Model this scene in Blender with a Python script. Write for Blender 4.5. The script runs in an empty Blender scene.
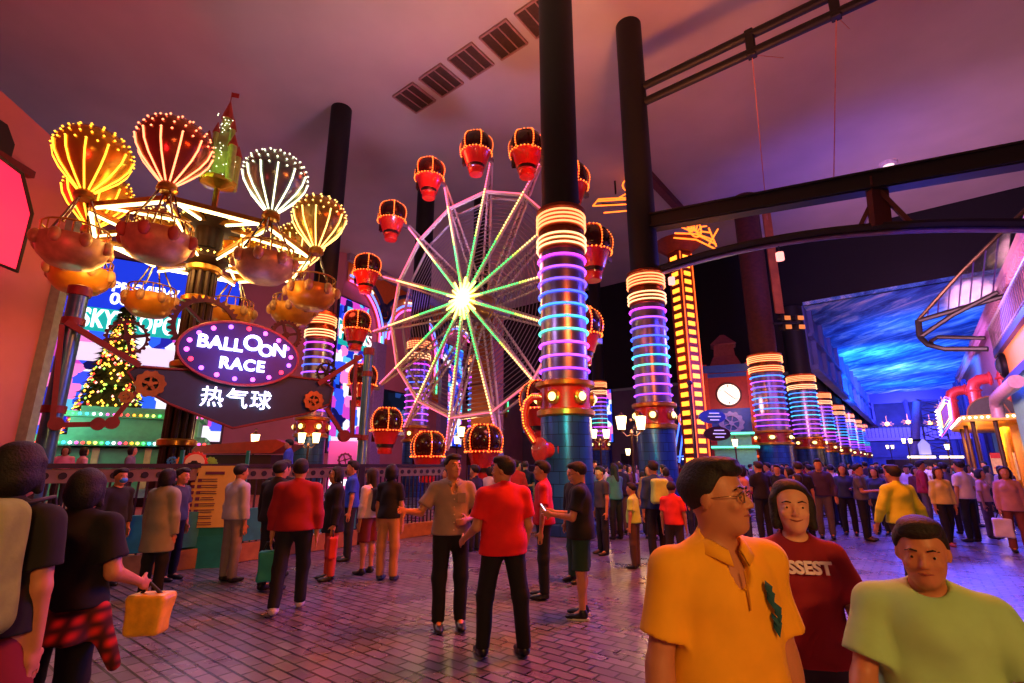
import bpy, bmesh, math, random
import numpy as np
from mathutils import Vector, Matrix, Euler
R = math.radians
sin, cos, pi = math.sin, math.cos, math.pi
random.seed(7)
SC = bpy.context.scene
COL = SC.collection

# ---------------------------------------------------------------- camera
EYE = 1.65
PITCH = R(13.9)
cd = bpy.data.cameras.new('camera'); cam = bpy.data.objects.new('camera', cd); COL.objects.link(cam)
cam.location = (0, 0, EYE); cam.rotation_euler = (pi/2 + PITCH, 0, 0)
cd.sensor_width = 36.0; cd.lens = 36.0 * 500 / 1024; cd.clip_start = 0.05; cd.clip_end = 400
SC.camera = cam

# ---------------------------------------------------------------- exposure, world
SC.view_settings.view_transform = 'Standard'; SC.view_settings.look = 'None'
SC.view_settings.gamma = 1; SC.view_settings.use_curve_mapping = False
SC.view_settings.exposure = 0.0
SC.cycles.use_denoising = True
SC.cycles.max_bounces = 5; SC.cycles.diffuse_bounces = 2; SC.cycles.glossy_bounces = 3
SC.cycles.sample_clamp_indirect = 4
w = bpy.data.worlds.new('world'); SC.world = w; w.use_nodes = True
w.node_tree.nodes['Background'].inputs[0].default_value = (.36, .17, .26, 1)
w.node_tree.nodes['Background'].inputs[1].default_value = 0.10

# ---------------------------------------------------------------- hall frame: u runs down the hall, l to its right
AZ = R(38.2); SA, CA = sin(AZ), cos(AZ)
def hall(u, l, z=0.0):
    return Vector((u*SA + l*CA, u*CA - l*SA, z))
def at(px, py, Y):
    """point at forward distance Y seen at a pixel of the 1024 x 683 frame"""
    v = (341.5 - py) / 500; t = math.tan(math.atan(v) + PITCH)
    return Vector(((px-512)/500*(cos(PITCH) + t*sin(PITCH))*Y, Y, EYE + t*Y))
def atz(px, py, z):
    v = (341.5 - py) / 500; t = math.tan(math.atan(v) + PITCH)
    return at(px, py, (z-EYE)/t)
def on_plane(px, py, p0, n):
    a = at(px, py, 10.0); o = Vector((0, 0, EYE)); d = a - o
    return o + d * ((Vector(p0) - o).dot(n) / d.dot(n))

# ---------------------------------------------------------------- lights added over the hall
def srgb(h):
    h = h.lstrip('#'); c = [int(h[i:i+2], 16)/255 for i in (0, 2, 4)]
    return tuple((x/12.92 if x <= .04045 else ((x+.055)/1.055)**2.4) for x in c) + (1,)
def lamp(name, kind, loc, color, power, size=.3, aim=None, angle=90, blend=.6, size_y=None):
    d = bpy.data.lights.new(name, kind); d.color = srgb(color)[:3]; d.energy = power
    if kind == 'AREA':
        d.size = size
        if size_y: d.shape = 'RECTANGLE'; d.size_y = size_y
    else:
        d.shadow_soft_size = size
    if kind == 'SPOT': d.spot_size = R(angle); d.spot_blend = blend
    o = bpy.data.objects.new(name, d); COL.objects.link(o); o.location = loc
    if aim is not None:
        o.rotation_euler = (Vector(aim) - Vector(loc)).to_track_quat('-Z', 'Y').to_euler()
    return o
# added floods that colour the high ceiling, standing in for indirect neon light
lamp('ceiling_fill_red', 'SPOT', hall(-6, -14, 8), '#ff3040', 4200, .6, (-14, 8, 20), 120, 1)
lamp('ceiling_fill_orange', 'SPOT', hall(14, -5, 9), '#ff8850', 3000, .6, (6, 15, 20), 110, 1)
lamp('ceiling_fill_violet', 'SPOT', hall(12, -14, 9), '#a890d8', 1700, .6, (-5, 22, 20), 120, 1)
lamp('ceiling_fill_rose', 'SPOT', hall(10, 3, 8), '#f07880', 2000, .6, (14, 8, 20), 120, 1)
lamp('ceiling_fill_amber', 'SPOT', hall(6, -8, 9), '#ffd0a0', 2600, .6, (-2, 10, 20), 120, 1)
lamp('ceiling_fill_blue', 'SPOT', hall(30, -2, 10), '#5a50ff', 3000, .6, hall(40, -1, 20), 120, 1)
# blue light over the far hall
for u, l, pw in ((56, 2.5, 5000), (70, -2.5, 18000), (84, 0, 16000), (100, 0, 9000)):
    lamp('blue_ceiling_light', 'SPOT', hall(u, l, 7.5), '#2a84ff', pw, .8, hall(u+4, l, 14.5), 140, 1)
# added fill for the street, from unseen sources
lamp('warm_fill_light', 'AREA', hall(-3, 4.5, 4.6), '#ffb060', 330, 1.5, hall(2.5, -.4, 1.2), size_y=.6)  # added warm fill from the front right, source unseen
lamp('street_fill_orange', 'AREA', hall(7, -1.5, 7.0), '#ff6a28', 900, 2, hall(6.5, -4, 0), size_y=2)  # this and the next four are added to tint the floor
lamp('street_fill_lilac', 'AREA', hall(4, -8.5, 7.0), '#c0a0d8', 210, 2, hall(4.5, -7, 0), size_y=2)
lamp('street_fill_blue', 'AREA', hall(16, -1.5, 8.0), '#5048ff', 1100, 2.5, hall(15, 0, 0), size_y=2)
lamp('street_fill_pink', 'AREA', hall(12, -8.5, 7.5), '#ff8080', 300, 2.5, hall(10, -7.5, 0), size_y=2)
lamp('street_fill_far', 'AREA', hall(26, -3, 8), '#b080e0', 700, 3, hall(26, -3, 0), size_y=3)
lamp('wall_wash_pink', 'SPOT', (-6, 24, 4), '#ff8a90', 2600, .5, (-24, 38, 10), 120, 1)
lamp('wall_wash_rose', 'SPOT', (-3, 33, 4), '#ff7a90', 2600, .5, (-8, 55, 12), 130, 1)
lamp('wall_wash_red', 'SPOT', (-7, 4, 5), '#ff3040', 700, .4, (-14, 11, 8), 110, 1)
lamp('facade_fill', 'SPOT', hall(26, -1, 6), '#ffa8c8', 9000, 1.2, hall(38, 5.5, 9), 120, 1)  # added fill to bring out the pink of the facade
lamp('facade_fill', 'SPOT', hall(40, -1, 7), '#e090ff', 6000, 1.2, hall(50, 5.5, 8), 120, 1)  # added violet fill farther along the facade
lamp('teal_column_fill', 'SPOT', hall(6, -3.5, 3.2), '#20ffb0', 500, .15, hall(12, -7.1, 1.8), 40, .6)  # added to put a teal highlight on the column base
lamp('end_hall_fill', 'AREA', hall(108, 0, 11), '#6a60ff', 5000, 4, hall(122, 0, 5), size_y=4)  # added to lift the dark far end
lamp('end_hall_fill', 'AREA', hall(80, 0, 10), '#7a68ff', 5000, 4, hall(96, 0, 5), size_y=4)  # second added light for the far end
lamp('paving_fill_blue', 'AREA', hall(30, 1, 9), '#4a50ff', 2400, 3, hall(24, 0, 0), size_y=3)  # added blue fill on the paving, where the sky ceiling reflects
lamp('facade_fill', 'SPOT', hall(20, -1, 6), '#ffa8c8', 5000, 1.2, hall(28, 5.5, 9), 120, 1)  # added fill for the near part of the upper facade

# ---------------------------------------------------------------- materials
MATS = {}
def mat(name, col='#808080', rough=.5, metal=0., emit=None, s=0., noise=.18, scale=6., bump=0., coat=0., alpha=None, trans=0.):
    if name in MATS: return MATS[name]
    m = bpy.data.materials.new(name); m.use_nodes = True; nt = m.node_tree; b = nt.nodes['Principled BSDF']
    c = srgb(col)
    if emit:
        b.inputs['Base Color'].default_value = c
        b.inputs['Emission Color'].default_value = srgb(emit); b.inputs['Emission Strength'].default_value = s
    elif noise > 0:
        tc = nt.nodes.new('ShaderNodeTexCoord'); n = nt.nodes.new('ShaderNodeTexNoise'); n.inputs['Scale'].default_value = scale
        n.inputs['Detail'].default_value = 4
        r = nt.nodes.new('ShaderNodeMapRange'); r.inputs[1].default_value = .3; r.inputs[2].default_value = .7
        r.inputs[3].default_value = 1-noise; r.inputs[4].default_value = 1+noise*.6
        mx = nt.nodes.new('ShaderNodeVectorMath'); mx.operation = 'SCALE'; mx.inputs[0].default_value = c[:3]
        nt.links.new(tc.outputs['Object'], n.inputs['Vector']); nt.links.new(n.outputs['Fac'], r.inputs[0])
        nt.links.new(r.outputs[0], mx.inputs['Scale']); nt.links.new(mx.outputs[0], b.inputs['Base Color'])
        if bump:
            bp = nt.nodes.new('ShaderNodeBump'); bp.inputs['Strength'].default_value = bump; bp.inputs['Distance'].default_value = .02
            nt.links.new(n.outputs['Fac'], bp.inputs['Height']); nt.links.new(bp.outputs[0], b.inputs['Normal'])
    else: b.inputs['Base Color'].default_value = c
    b.inputs['Roughness'].default_value = rough; b.inputs['Metallic'].default_value = metal
    b.inputs['Coat Weight'].default_value = coat
    b.inputs['Transmission Weight'].default_value = trans
    if alpha is not None: b.inputs['Alpha'].default_value = alpha
    MATS[name] = m
    return m
def glow(name, col='#ffffff', s=3.):
    return mat(name, col, .5, emit=col, s=s)

# ---------------------------------------------------------------- mesh collector
class MB:
    def __init__(self): self.v = []; self.f = []; self.mi = []; self.M = None; self.cur = 0
    def add(self, vs, fs):
        o = len(self.v)
        if self.M is not None: vs = [self.M @ Vector(p) for p in vs]
        self.v += [tuple(p) for p in vs]; self.f += [tuple(i+o for i in q) for q in fs]; self.mi += [self.cur]*len(fs)
        return self
    def box(self, c, s, rz=0., ch=0.):
        hx, hy, hz = s[0]/2, s[1]/2, s[2]/2
        if ch <= 0:
            P = [(x, y, z) for z in (-hz, hz) for x, y in ((-hx, -hy), (hx, -hy), (hx, hy), (-hx, hy))]
            F = [(3, 2, 1, 0), (4, 5, 6, 7), (0, 1, 5, 4), (1, 2, 6, 5), (2, 3, 7, 6), (3, 0, 4, 7)]
        else:
            P = []; 
            for z, k in ((-hz, ch), (-hz+ch, 0), (hz-ch, 0), (hz, ch)):
                a, b = hx-k, hy-k; e = ch if k == 0 else 0
                P += [(-a+e, -b, z), (a-e, -b, z), (a, -b+e, z), (a, b-e, z), (a-e, b, z), (-a+e, b, z), (-a, b-e, z), (-a, -b+e, z)]
            F = [tuple(range(7, -1, -1)), tuple(range(24, 32))]
            for k in range(3): F += [(k*8+i, k*8+(i+1) % 8, k*8+8+(i+1) % 8, k*8+8+i) for i in range(8)]
        ca, sa = cos(rz), sin(rz)
        return self.add([(c[0]+x*ca-y*sa, c[1]+x*sa+y*ca, c[2]+z) for x, y, z in P], F)
    def lathe(self, prof, c=(0, 0, 0), n=24, a0=0., a1=2*pi, axis=None):
        full = abs(a1-a0-2*pi) < 1e-6; m = n if full else n+1
        P = []
        for r, z in prof:
            for i in range(m):
                a = a0+(a1-a0)*i/n; P.append(Vector((r*cos(a), r*sin(a), z)))
        if axis is not None:
            q = Vector(axis).to_track_quat('Z', 'Y'); P = [q @ p for p in P]
        P = [p+Vector(c) for p in P]; F = []
        for k in range(len(prof)-1):
            for i in range(n):
                j = (i+1) % m; F.append((k*m+i, k*m+j, (k+1)*m+j, (k+1)*m+i))
        if full:
            if prof[0][0] > 1e-4: F.append(tuple(range(m-1, -1, -1)))
            if prof[-1][0] > 1e-4: F.append(tuple((len(prof)-1)*m+i for i in range(m)))
        return self.add(P, F)
    def cyl(self, a, b, r, r2=None, n=12):
        a, b = Vector(a), Vector(b); r2 = r if r2 is None else r2; L = (b-a).length
        return self.lathe([(r, 0), (r2, L)], a, n, axis=(b-a))
    def bar(self, a, b, w_, h_):
        a, b = Vector(a), Vector(b); d = (b-a).normalized(); up = Vector((0, 0, 1)) if abs(d.z) < .99 else Vector((0, 1, 0))
        s = d.cross(up).normalized(); t = s.cross(d)
        P = [e+s*x*w_/2+t*y*h_/2 for e in (a, b) for x, y in ((-1, -1), (1, -1), (1, 1), (-1, 1))]
        return self.add(P, [(3, 2, 1, 0), (4, 5, 6, 7), (0, 1, 5, 4), (1, 2, 6, 5), (2, 3, 7, 6), (3, 0, 4, 7)])
    def tube(self, pts, r, n=8, closed=False):
        pts = [Vector(p) for p in pts]; N = len(pts); P = []; prev = None
        for i in range(N):
            if closed: d = pts[(i+1) % N]-pts[i-1]
            else: d = pts[min(i+1, N-1)]-pts[max(i-1, 0)]
            d.normalize()
            if prev is None:
                up = Vector((0, 0, 1)) if abs(d.z) < .9 else Vector((0, 1, 0)); s = d.cross(up).normalized()
            else: s = (prev-d*prev.dot(d)).normalized()
            prev = s; t = d.cross(s); rr = r[i] if isinstance(r, (list, tuple)) else r
            P += [pts[i]+s*rr*cos(2*pi*k/n)+t*rr*sin(2*pi*k/n) for k in range(n)]
        F = []
        for i in range(N if closed else N-1):
            j = (i+1) % N
            F += [(i*n+k, i*n+(k+1) % n, j*n+(k+1) % n, j*n+k) for k in range(n)]
        if not closed: F += [tuple(range(n-1, -1, -1)), tuple((N-1)*n+k for k in range(n))]
        return self.add(P, F)
    def ring(self, c, rad, r, n=32, m=6, axis=None, a0=0, a1=2*pi):
        q = Vector(axis).to_track_quat('Z', 'Y') if axis is not None else None
        full = abs(a1-a0-2*pi) < 1e-6
        P = []
        for i in range(n if full else n+1):
            a = a0+(a1-a0)*i/n; p = Vector((rad*cos(a), rad*sin(a), 0)); P.append((q @ p if q else p)+Vector(c))
        return self.tube(P, r, m, full)
    def ball(self, c, r, n=8, m=5):
        rx, ry, rz = (r, r, r) if not isinstance(r, (list, tuple)) else r
        P = [(c[0], c[1], c[2]-rz)]
        for k in range(1, m):
            t = -pi/2+pi*k/m
            P += [(c[0]+rx*cos(t)*cos(2*pi*i/n), c[1]+ry*cos(t)*sin(2*pi*i/n), c[2]+rz*sin(t)) for i in range(n)]
        P.append((c[0], c[1], c[2]+rz)); F = []
        F += [(0, 1+(i+1) % n, 1+i) for i in range(n)]
        for k in range(m-2): F += [(1+k*n+i, 1+k*n+(i+1) % n, 1+(k+1)*n+(i+1) % n, 1+(k+1)*n+i) for i in range(n)]
        F += [(1+(m-2)*n+i, 1+(m-2)*n+(i+1) % n, len(P)-1) for i in range(n)]
        return self.add(P, F)
    def bulb(self, c, r):
        c = Vector(c); return self.add([c+Vector(d)*r for d in ((1, 0, 0), (0, 1, 0), (-1, 0, 0), (0, -1, 0), (0, 0, 1), (0, 0, -1))],
            [(0, 1, 4), (1, 2, 4), (2, 3, 4), (3, 0, 4), (1, 0, 5), (2, 1, 5), (3, 2, 5), (0, 3, 5)])
    def poly(self, pts, ext):
        """closed outline (3D points) extruded by a vector"""
        n = len(pts); e = Vector(ext); P = [Vector(p) for p in pts]; P += [p+e for p in P]
        return self.add(P, [tuple(range(n-1, -1, -1)), tuple(range(n, 2*n))]+[(i, (i+1) % n, n+(i+1) % n, n+i) for i in range(n)])
    def build(self, name, mats, parent=None, smooth=None, loc=None, rz=None):
        me = bpy.data.meshes.new(name); me.from_pydata(self.v, [], self.f)
        for m in (mats if isinstance(mats, (list, tuple)) else [mats]): me.materials.append(m)
        if max(self.mi, default=0): me.polygons.foreach_set('material_index', self.mi)
        bm = bmesh.new(); bm.from_mesh(me); bmesh.ops.recalc_face_normals(bm, faces=bm.faces); bm.to_mesh(me); bm.free()
        if smooth: me.shade_smooth() if smooth is True else me.set_sharp_from_angle(angle=R(smooth))
        if smooth and smooth is not True: pass
        o = bpy.data.objects.new(name, me); COL.objects.link(o)
        if parent: o.parent = parent
        if loc is not None: o.location = loc
        if rz is not None: o.rotation_euler[2] = rz
        return o
def tag(o, label=None, cat=None, group=None, kind=None):
    if label: o['label'] = label
    if cat: o['category'] = cat
    if group: o['group'] = group
    if kind: o['kind'] = kind
    return o
def thing(name, label, cat, loc=(0, 0, 0), rz=0., group=None):
    o = bpy.data.objects.new(name, None); COL.objects.link(o); o.location = loc; o.rotation_euler = (0, 0, rz)
    o.empty_display_size = .2
    return tag(o, label, cat, group)
def structure(name, mb, m, **k):
    return tag(mb.build(name, m, **k), kind='structure')
def dup(root, loc=None, rz=None, label=None, group=None, scale=None, swap=None):
    def cp(o, par):
        c = o.copy(); COL.objects.link(c)
        if par: c.parent = par
        for ch in o.children: cp(ch, c)
        if swap and c.type == 'MESH':
            for a, b in swap.items():
                for i, ms in enumerate(c.material_slots):
                    if ms.material and ms.material.name == a:
                        ms.link = 'OBJECT'; ms.material = b
        return c
    r = cp(root, None)
    if loc is not None: r.location = loc
    if rz is not None: r.rotation_euler[2] = rz
    if label: r['label'] = label
    if group: r['group'] = group
    if scale is not None: r.scale = scale
    return r
def text_mesh(body, size, ext=.01, spacing=1., bold=0.):
    c = bpy.data.curves.new('lettering', 'FONT'); c.body = body; c.size = size; c.extrude = ext; c.offset = bold
    c.align_x = 'CENTER'; c.align_y = 'CENTER'; c.space_character = spacing; c.resolution_u = 4
    o = bpy.data.objects.new('lettering', c); COL.objects.link(o)
    bpy.context.view_layer.update()
    me = bpy.data.meshes.new_from_object(o.evaluated_get(bpy.context.evaluated_depsgraph_get()))
    bpy.data.objects.remove(o); return me
def text(name, body, size, m, parent, loc, rot=(pi/2, 0, 0), **k):
    me = text_mesh(body, size, **k); me.materials.clear(); me.materials.append(m)
    o = bpy.data.objects.new(name, me); COL.objects.link(o); o.parent = parent; o.location = loc; o.rotation_euler = rot
    return o
HRZ = -AZ          # yaw that turns local +y down the hall and local +x to its right

# ================================================================ THE SETTING
def nodes(m): return m.node_tree.nodes, m.node_tree.links
def floor_material():
    m = bpy.data.materials.new('brick_paving'); m.use_nodes = True; N, L = nodes(m); b = N['Principled BSDF']
    tc = N.new('ShaderNodeTexCoord'); mp = N.new('ShaderNodeMapping'); mp.inputs['Rotation'].default_value[2] = AZ
    L.new(tc.outputs['Object'], mp.inputs['Vector'])       # x = l, y = u
    wv = N.new('ShaderNodeTexNoise'); wv.inputs['Scale'].default_value = .35
    L.new(mp.outputs[0], wv.inputs['Vector'])
    br = N.new('ShaderNodeTexBrick'); br.inputs['Scale'].default_value = 1; br.inputs['Brick Width'].default_value = .24
    br.inputs['Row Height'].default_value = .13; br.inputs['Mortar Size'].default_value = .012; br.inputs['Mortar Smooth'].default_value = .3
    br.inputs['Color1'].default_value = srgb('#585260'); br.inputs['Color2'].default_value = srgb('#78707c'); br.inputs['Mortar'].default_value = srgb('#0c090c')
    L.new(mp.outputs[0], br.inputs['Vector'])
    sp = N.new('ShaderNodeSeparateXYZ'); L.new(mp.outputs[0], sp.inputs[0])
    # red brick field between the grey path and the grey street
    def rng(src, a, c_):
        r = N.new('ShaderNodeMapRange'); r.inputs[1].default_value = a; r.inputs[2].default_value = c_; L.new(src, r.inputs[0]); return r.outputs[0]
    def math_(op, a, b_=None, v=None):
        x = N.new('ShaderNodeMath'); x.operation = op; L.new(a, x.inputs[0])
        if b_ is not None: L.new(b_, x.inputs[1])
        if v is not None: x.inputs[1].default_value = v
        return x.outputs[0]
    edge = math_('MULTIPLY', rng(sp.outputs[0], -4.72, -4.68), rng(sp.outputs[0], -1.0, -1.6))
    edge = math_('MULTIPLY', edge, rng(sp.outputs[1], 11.0, 10.0))
    mx = N.new('ShaderNodeMix'); mx.data_type = 'RGBA'; mx.blend_type = 'MULTIPLY'; mx.inputs['B'].default_value = srgb('#ff5c34')
    L.new(edge, mx.inputs['Factor']); L.new(br.outputs['Color'], mx.inputs['A'])
    # smooth grey path along the queue
    path = math_('MULTIPLY', rng(sp.outputs[0], -7.2, -6.9), rng(sp.outputs[0], -4.7, -4.8))
    n2 = N.new('ShaderNodeTexNoise'); n2.inputs['Scale'].default_value = 1.6; n2.inputs['Detail'].default_value = 6; L.new(mp.outputs[0], n2.inputs['Vector'])
    cr = N.new('ShaderNodeValToRGB'); cr.color_ramp.elements[0].color = srgb('#56505c'); cr.color_ramp.elements[1].color = srgb('#6c6470'); L.new(n2.outputs['Fac'], cr.inputs[0])
    pm = math_('MULTIPLY', path, rng(n2.outputs['Fac'], .30, .46))
    mx2 = N.new('ShaderNodeMix'); mx2.data_type = 'RGBA'; L.new(pm, mx2.inputs['Factor']); L.new(mx.outputs['Result'], mx2.inputs['A']); L.new(cr.outputs[0], mx2.inputs['B'])
    L.new(mx2.outputs['Result'], b.inputs['Base Color'])
    r = N.new('ShaderNodeMapRange'); r.inputs[3].default_value = .16; r.inputs[4].default_value = .42; L.new(n2.outputs['Fac'], r.inputs[0]); L.new(r.outputs[0], b.inputs['Roughness'])
    bp = N.new('ShaderNodeBump'); bp.inputs['Strength'].default_value = .7; bp.inputs['Distance'].default_value = .012
    inv = math_('SUBTRACT', br.outputs['Fac'], v=0.); inv = math_('MULTIPLY', inv, v=-1.)
    add = math_('ADD', inv, math_('MULTIPLY', n2.outputs['Fac'], v=.5))
    L.new(add, bp.inputs['Height']); L.new(bp.outputs[0], b.inputs['Normal'])
    b.inputs['Specular IOR Level'].default_value = .8
    return m
f = MB(); f.box((0, 0, -.1), (190, 190, .2)); fl = structure('floor', f, floor_material()); fl.location = (30, 55, 0)
# light tan paving nearest the camera, right
tan = MB(); tan.poly([hall(-2, .1, 0), hall(-2, 6, 0), hall(7.5, 6, 0), hall(7.5, .1, 0)], (0, 0, .012))
structure('floor_tan_paving', tan, mat('tan_paving', '#b08a78', .45, noise=.25, scale=2.5, bump=.2))
k = MB(); k.poly([hall(7.5, .1, 0), hall(7.5, 6, 0), hall(7.95, 6, 0), hall(7.95, .1, 0)], (0, 0, .02))
structure('trim_1', k, mat('red_kerb', '#8c3a38', .5))

# ceiling
CZ = 20.3
ceil = MB(); ceil.poly([hall(-26, -48, CZ), hall(46, -48, CZ), hall(46, 14, CZ), hall(-26, 14, CZ)], (0, 0, .4))
structure('ceiling', ceil, mat('ceiling_plaster', '#c4b4ac', .9, noise=.08, scale=.4))
lip = MB()
for a, b in ((hall(26, -11, CZ), hall(35, -11, CZ)), (hall(35, -11, CZ), hall(35, -8.6, CZ))): lip.bar(a-Vector((0, 0, .25)), b-Vector((0, 0, .25)), .5, .5)
structure('ceiling_bulkhead', lip, mat('bulkhead', '#6a3a40', .9))
blk = mat('dark_fascia', '#0c080e', .9, noise=.3)
fs = MB(); fs.poly([hall(46, -7.2, 14.5), hall(46, 14, 14.5), hall(46, 14, CZ), hall(46, -7.2, CZ)], hall(.3, 0)); fs.poly([hall(46, -48, 9.2), hall(46, -7.2, 9.2), hall(46, -7.2, CZ), hall(46, -48, CZ)], hall(.3, 0))
structure('wall_fascia', fs, blk)
# painted sky ceiling over the far hall
def sky_paint():
    m = bpy.data.materials.new('painted_sky'); m.use_nodes = True; N, L = nodes(m); b = N['Principled BSDF']
    tc = N.new('ShaderNodeTexCoord'); mp = N.new('ShaderNodeMapping'); mp.inputs['Rotation'].default_value[2] = AZ+.5; mp.inputs['Scale'].default_value = (1.1, .28, 1)
    n = N.new('ShaderNodeTexNoise'); n.inputs['Scale'].default_value = .8; n.inputs['Detail'].default_value = 12; n.inputs['Roughness'].default_value = .68; n.inputs['Distortion'].default_value = .5
    cr = N.new('ShaderNodeValToRGB'); e = cr.color_ramp.elements
    e[0].position = .36; e[0].color = srgb('#16308c'); e[1].position = .66; e[1].color = srgb('#e4f4ff')
    x = cr.color_ramp.elements.new(.5); x.color = srgb('#4a90e8')
    L.new(tc.outputs['Object'], mp.inputs[0]); L.new(mp.outputs[0], n.inputs['Vector']); L.new(n.outputs['Fac'], cr.inputs[0]); L.new(cr.outputs[0], b.inputs['Base Color'])
    b.inputs['Roughness'].default_value = .6
    return m
BZ = 14.5
bc = MB(); bc.poly([hall(46, -5.5, BZ), hall(46, 6.6, BZ), hall(114, 6.6, BZ), hall(114, -5.5, BZ)], (0, 0, .3))
structure('ceiling_sky', bc, sky_paint())
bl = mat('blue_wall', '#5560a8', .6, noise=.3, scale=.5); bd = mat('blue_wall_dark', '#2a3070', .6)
wl = MB(); wl.poly([hall(46, -5.5, 9.2), hall(128, -5.5, 9.2), hall(128, -5.5, BZ), hall(46, -5.5, BZ)], hall(0, -.3))
for u in range(48, 128, 6): wl.box(hall(u, -5.35, (9.2+BZ)/2), (.35, .5, BZ-9.2), HRZ)
wl.bar(hall(46, -5.3, 9.3), hall(128, -5.3, 9.3), .5, .4); wl.bar(hall(46, -5.3, 12), hall(128, -5.3, 12), .3, .3)
structure('wall_upper_left', wl, bl)
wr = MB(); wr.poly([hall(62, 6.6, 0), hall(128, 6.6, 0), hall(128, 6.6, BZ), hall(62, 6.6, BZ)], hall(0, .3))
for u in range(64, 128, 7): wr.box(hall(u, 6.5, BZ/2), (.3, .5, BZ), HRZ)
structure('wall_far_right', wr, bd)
we = MB(); we.poly([hall(128, -30, 0), hall(128, 7, 0), hall(128, 7, BZ+2), hall(128, -30, BZ+2)], hall(.3, 0))
for z in (3.4, 6.6, 9.8): we.bar(hall(127.8, -30, z), hall(127.8, 7, z), .4, .5)
structure('wall_end', we, bl)
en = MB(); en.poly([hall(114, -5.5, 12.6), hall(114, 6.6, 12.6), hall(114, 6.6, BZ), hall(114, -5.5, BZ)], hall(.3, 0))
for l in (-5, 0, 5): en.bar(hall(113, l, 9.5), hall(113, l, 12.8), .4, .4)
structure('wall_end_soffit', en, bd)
# bridge across the far end: thing with rail
br = thing('footbridge', 'lilac footbridge with a rail crossing the far end of the hall', 'footbridge', hall(96, 0))
br.rotation_euler[2] = HRZ
m_ = MB(); m_.box((.5, 0, 5.5), (12, 2, .5)); m_.box((.5, -.9, 6.4), (12, .12, 1.4)); m_.build('deck', mat('lilac_panel', '#8e86d8', .5), br)
m_ = MB()
for x in range(-11, 14): m_.box((x*.48, -1.0, 6.5), (.06, .06, 1.7))
m_.bar((-5.5, -1, 7.35), (6.5, -1, 7.35), .1, .08); m_.build('railing', mat('dark_metal', '#1c1822', .4, .6), br)

# back walls, seen behind the rides
pinkw = mat('pink_wall', '#c88a94', .8, noise=.1, scale=.6)
greyw = mat('mauve_wall', '#8c7c90', .8, noise=.12, scale=.6)
lil = mat('lilac_pilaster', '#9c90c8', .6)
K = Vector((-15, 42, 0)); dB = Vector((.397, .918, 0)); dA = Vector((-.857, -.515, 0))
nB = Vector((.918, -.397, 0)); nA = Vector((.515, -.857, 0))
def wall(name, a, b, z0, z1, th, m):
    q = MB(); d = (b-a).normalized(); n = Vector((d.y, -d.x, 0))
    q.poly([a+Vector((0, 0, z0)), b+Vector((0, 0, z0)), b+Vector((0, 0, z1)), a+Vector((0, 0, z1))], n*th)
    return structure(name, q, m)
wall('wall_screens', K+dA*26, K, 0, CZ, -.3, pinkw)
wall('wall_mural', K, K+dB*42, 0, CZ, .0-.3, pinkw)
wall('wall_far_left', hall(66, -50), hall(66, -8), 0, 12, .3, greyw)
cz = MB()
for a, b, n in ((K+dB*.1, K+dB*40, nB),):
    cz.bar(a+n*.25+Vector((0, 0, CZ-.35)), b+n*.25+Vector((0, 0, CZ-.35)), .4, .7)
structure('trim_2', cz, mat('cornice', '#a8a0b4', .7))
for i, s in enumerate((5.2, 17, 30)):
    q = MB(); q.box(K+dB*s+nB*.25+Vector((0, 0, 6.5)), (.6, 1.5, 13), math.atan2(dB.y, dB.x)-pi/2, .05)
    structure('trim_%d' % (i+3), q, lil)
# near left wall with arched head and dark trim
def wy(y): return -13.6-.025*(14-y)
q = MB(); pts = [Vector((wy(14), 14, 0)), Vector((wy(14), 14, 10.9))]
for i in range(9):
    a = i/8; y = 14-4.5*sin(a*pi/2); pts.append(Vector((wy(y), y, 10.9+.8*sin(a*pi/2))))
pts += [Vector((wy(9), 9, 11.8)), Vector((wy(-4), -4, 13)), Vector((wy(-4), -4, 0))]
q.poly(pts, (-.5, 0, 0)); structure('wall_near_left', q, mat('red_pink_wall', '#d0788a', .8, noise=.1, scale=.7))
q = MB(); q.tube([p+Vector((.1, 0, .1)) for p in pts[1:-1]], .16, 8); structure('trim_6', q, mat('dark_trim', '#1a1416', .5))
q = MB(); q.box((wy(14)-.05, 14.05, 4.8), (.7, .25, 9.6)); structure('trim_7', q, mat('grey_corner', '#8e9aa0', .5))

# right side: curved two-storey facade
def facade_curve(l, u0, u1, r=2.4, n=8):
    P = [hall(u0, l)]
    for i in range(n+1):
        a = pi/2*i/n; P.append(hall(u1-r+r*sin(a), l+r-r*cos(a)))
    return P
def band(name, l, u0, u1, z0, z1, m, th=.4, r=2.4):
    c = facade_curve(l, u0, u1, r); back = [hall(u1, l+r+2.5), hall(u0, l+r+2.5)]
    q = MB(); q.poly([p+Vector((0, 0, z0)) for p in c+back], (0, 0, z1-z0)); return structure(name, q, m)
band('wall_right_lower', 4.15, 18, 37, 0, 5.4, mat('teal_wall', '#6fae9e', .6, noise=.1))
band('trim_8', 3.95, 18, 37.2, 5.4, 5.75, mat('navy_trim', '#39407c', .5))
band('wall_right_band', 4.1, 18, 37, 5.75, 7.0, mat('orange_wall', '#e08a40', .5, noise=.1))
band('trim_9', 3.9, 18, 37.2, 7.0, 7.3, mat('navy_trim'))
wall('wall_right_upper', hall(70, 5.3), hall(16, 5.3), 5, 10.6, -.4, mat('rose_wall', '#c898b8', .7, noise=.1))
wall('wall_right_street', hall(62, 5.6), hall(36, 5.6), 0, 5, -.3, mat('teal_wall'))
q = MB(); q.bar(hall(18, 5.0, 10.6), hall(70, 5.0, 10.6), .9, .35)
for i in range(90): q.box(hall(18+i*.58, 4.72, 10.25), (.16, .26, .34), HRZ)
structure('trim_10', q, mat('rose_wall'))
# clock-side high dark backing behind the glass prow

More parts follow.
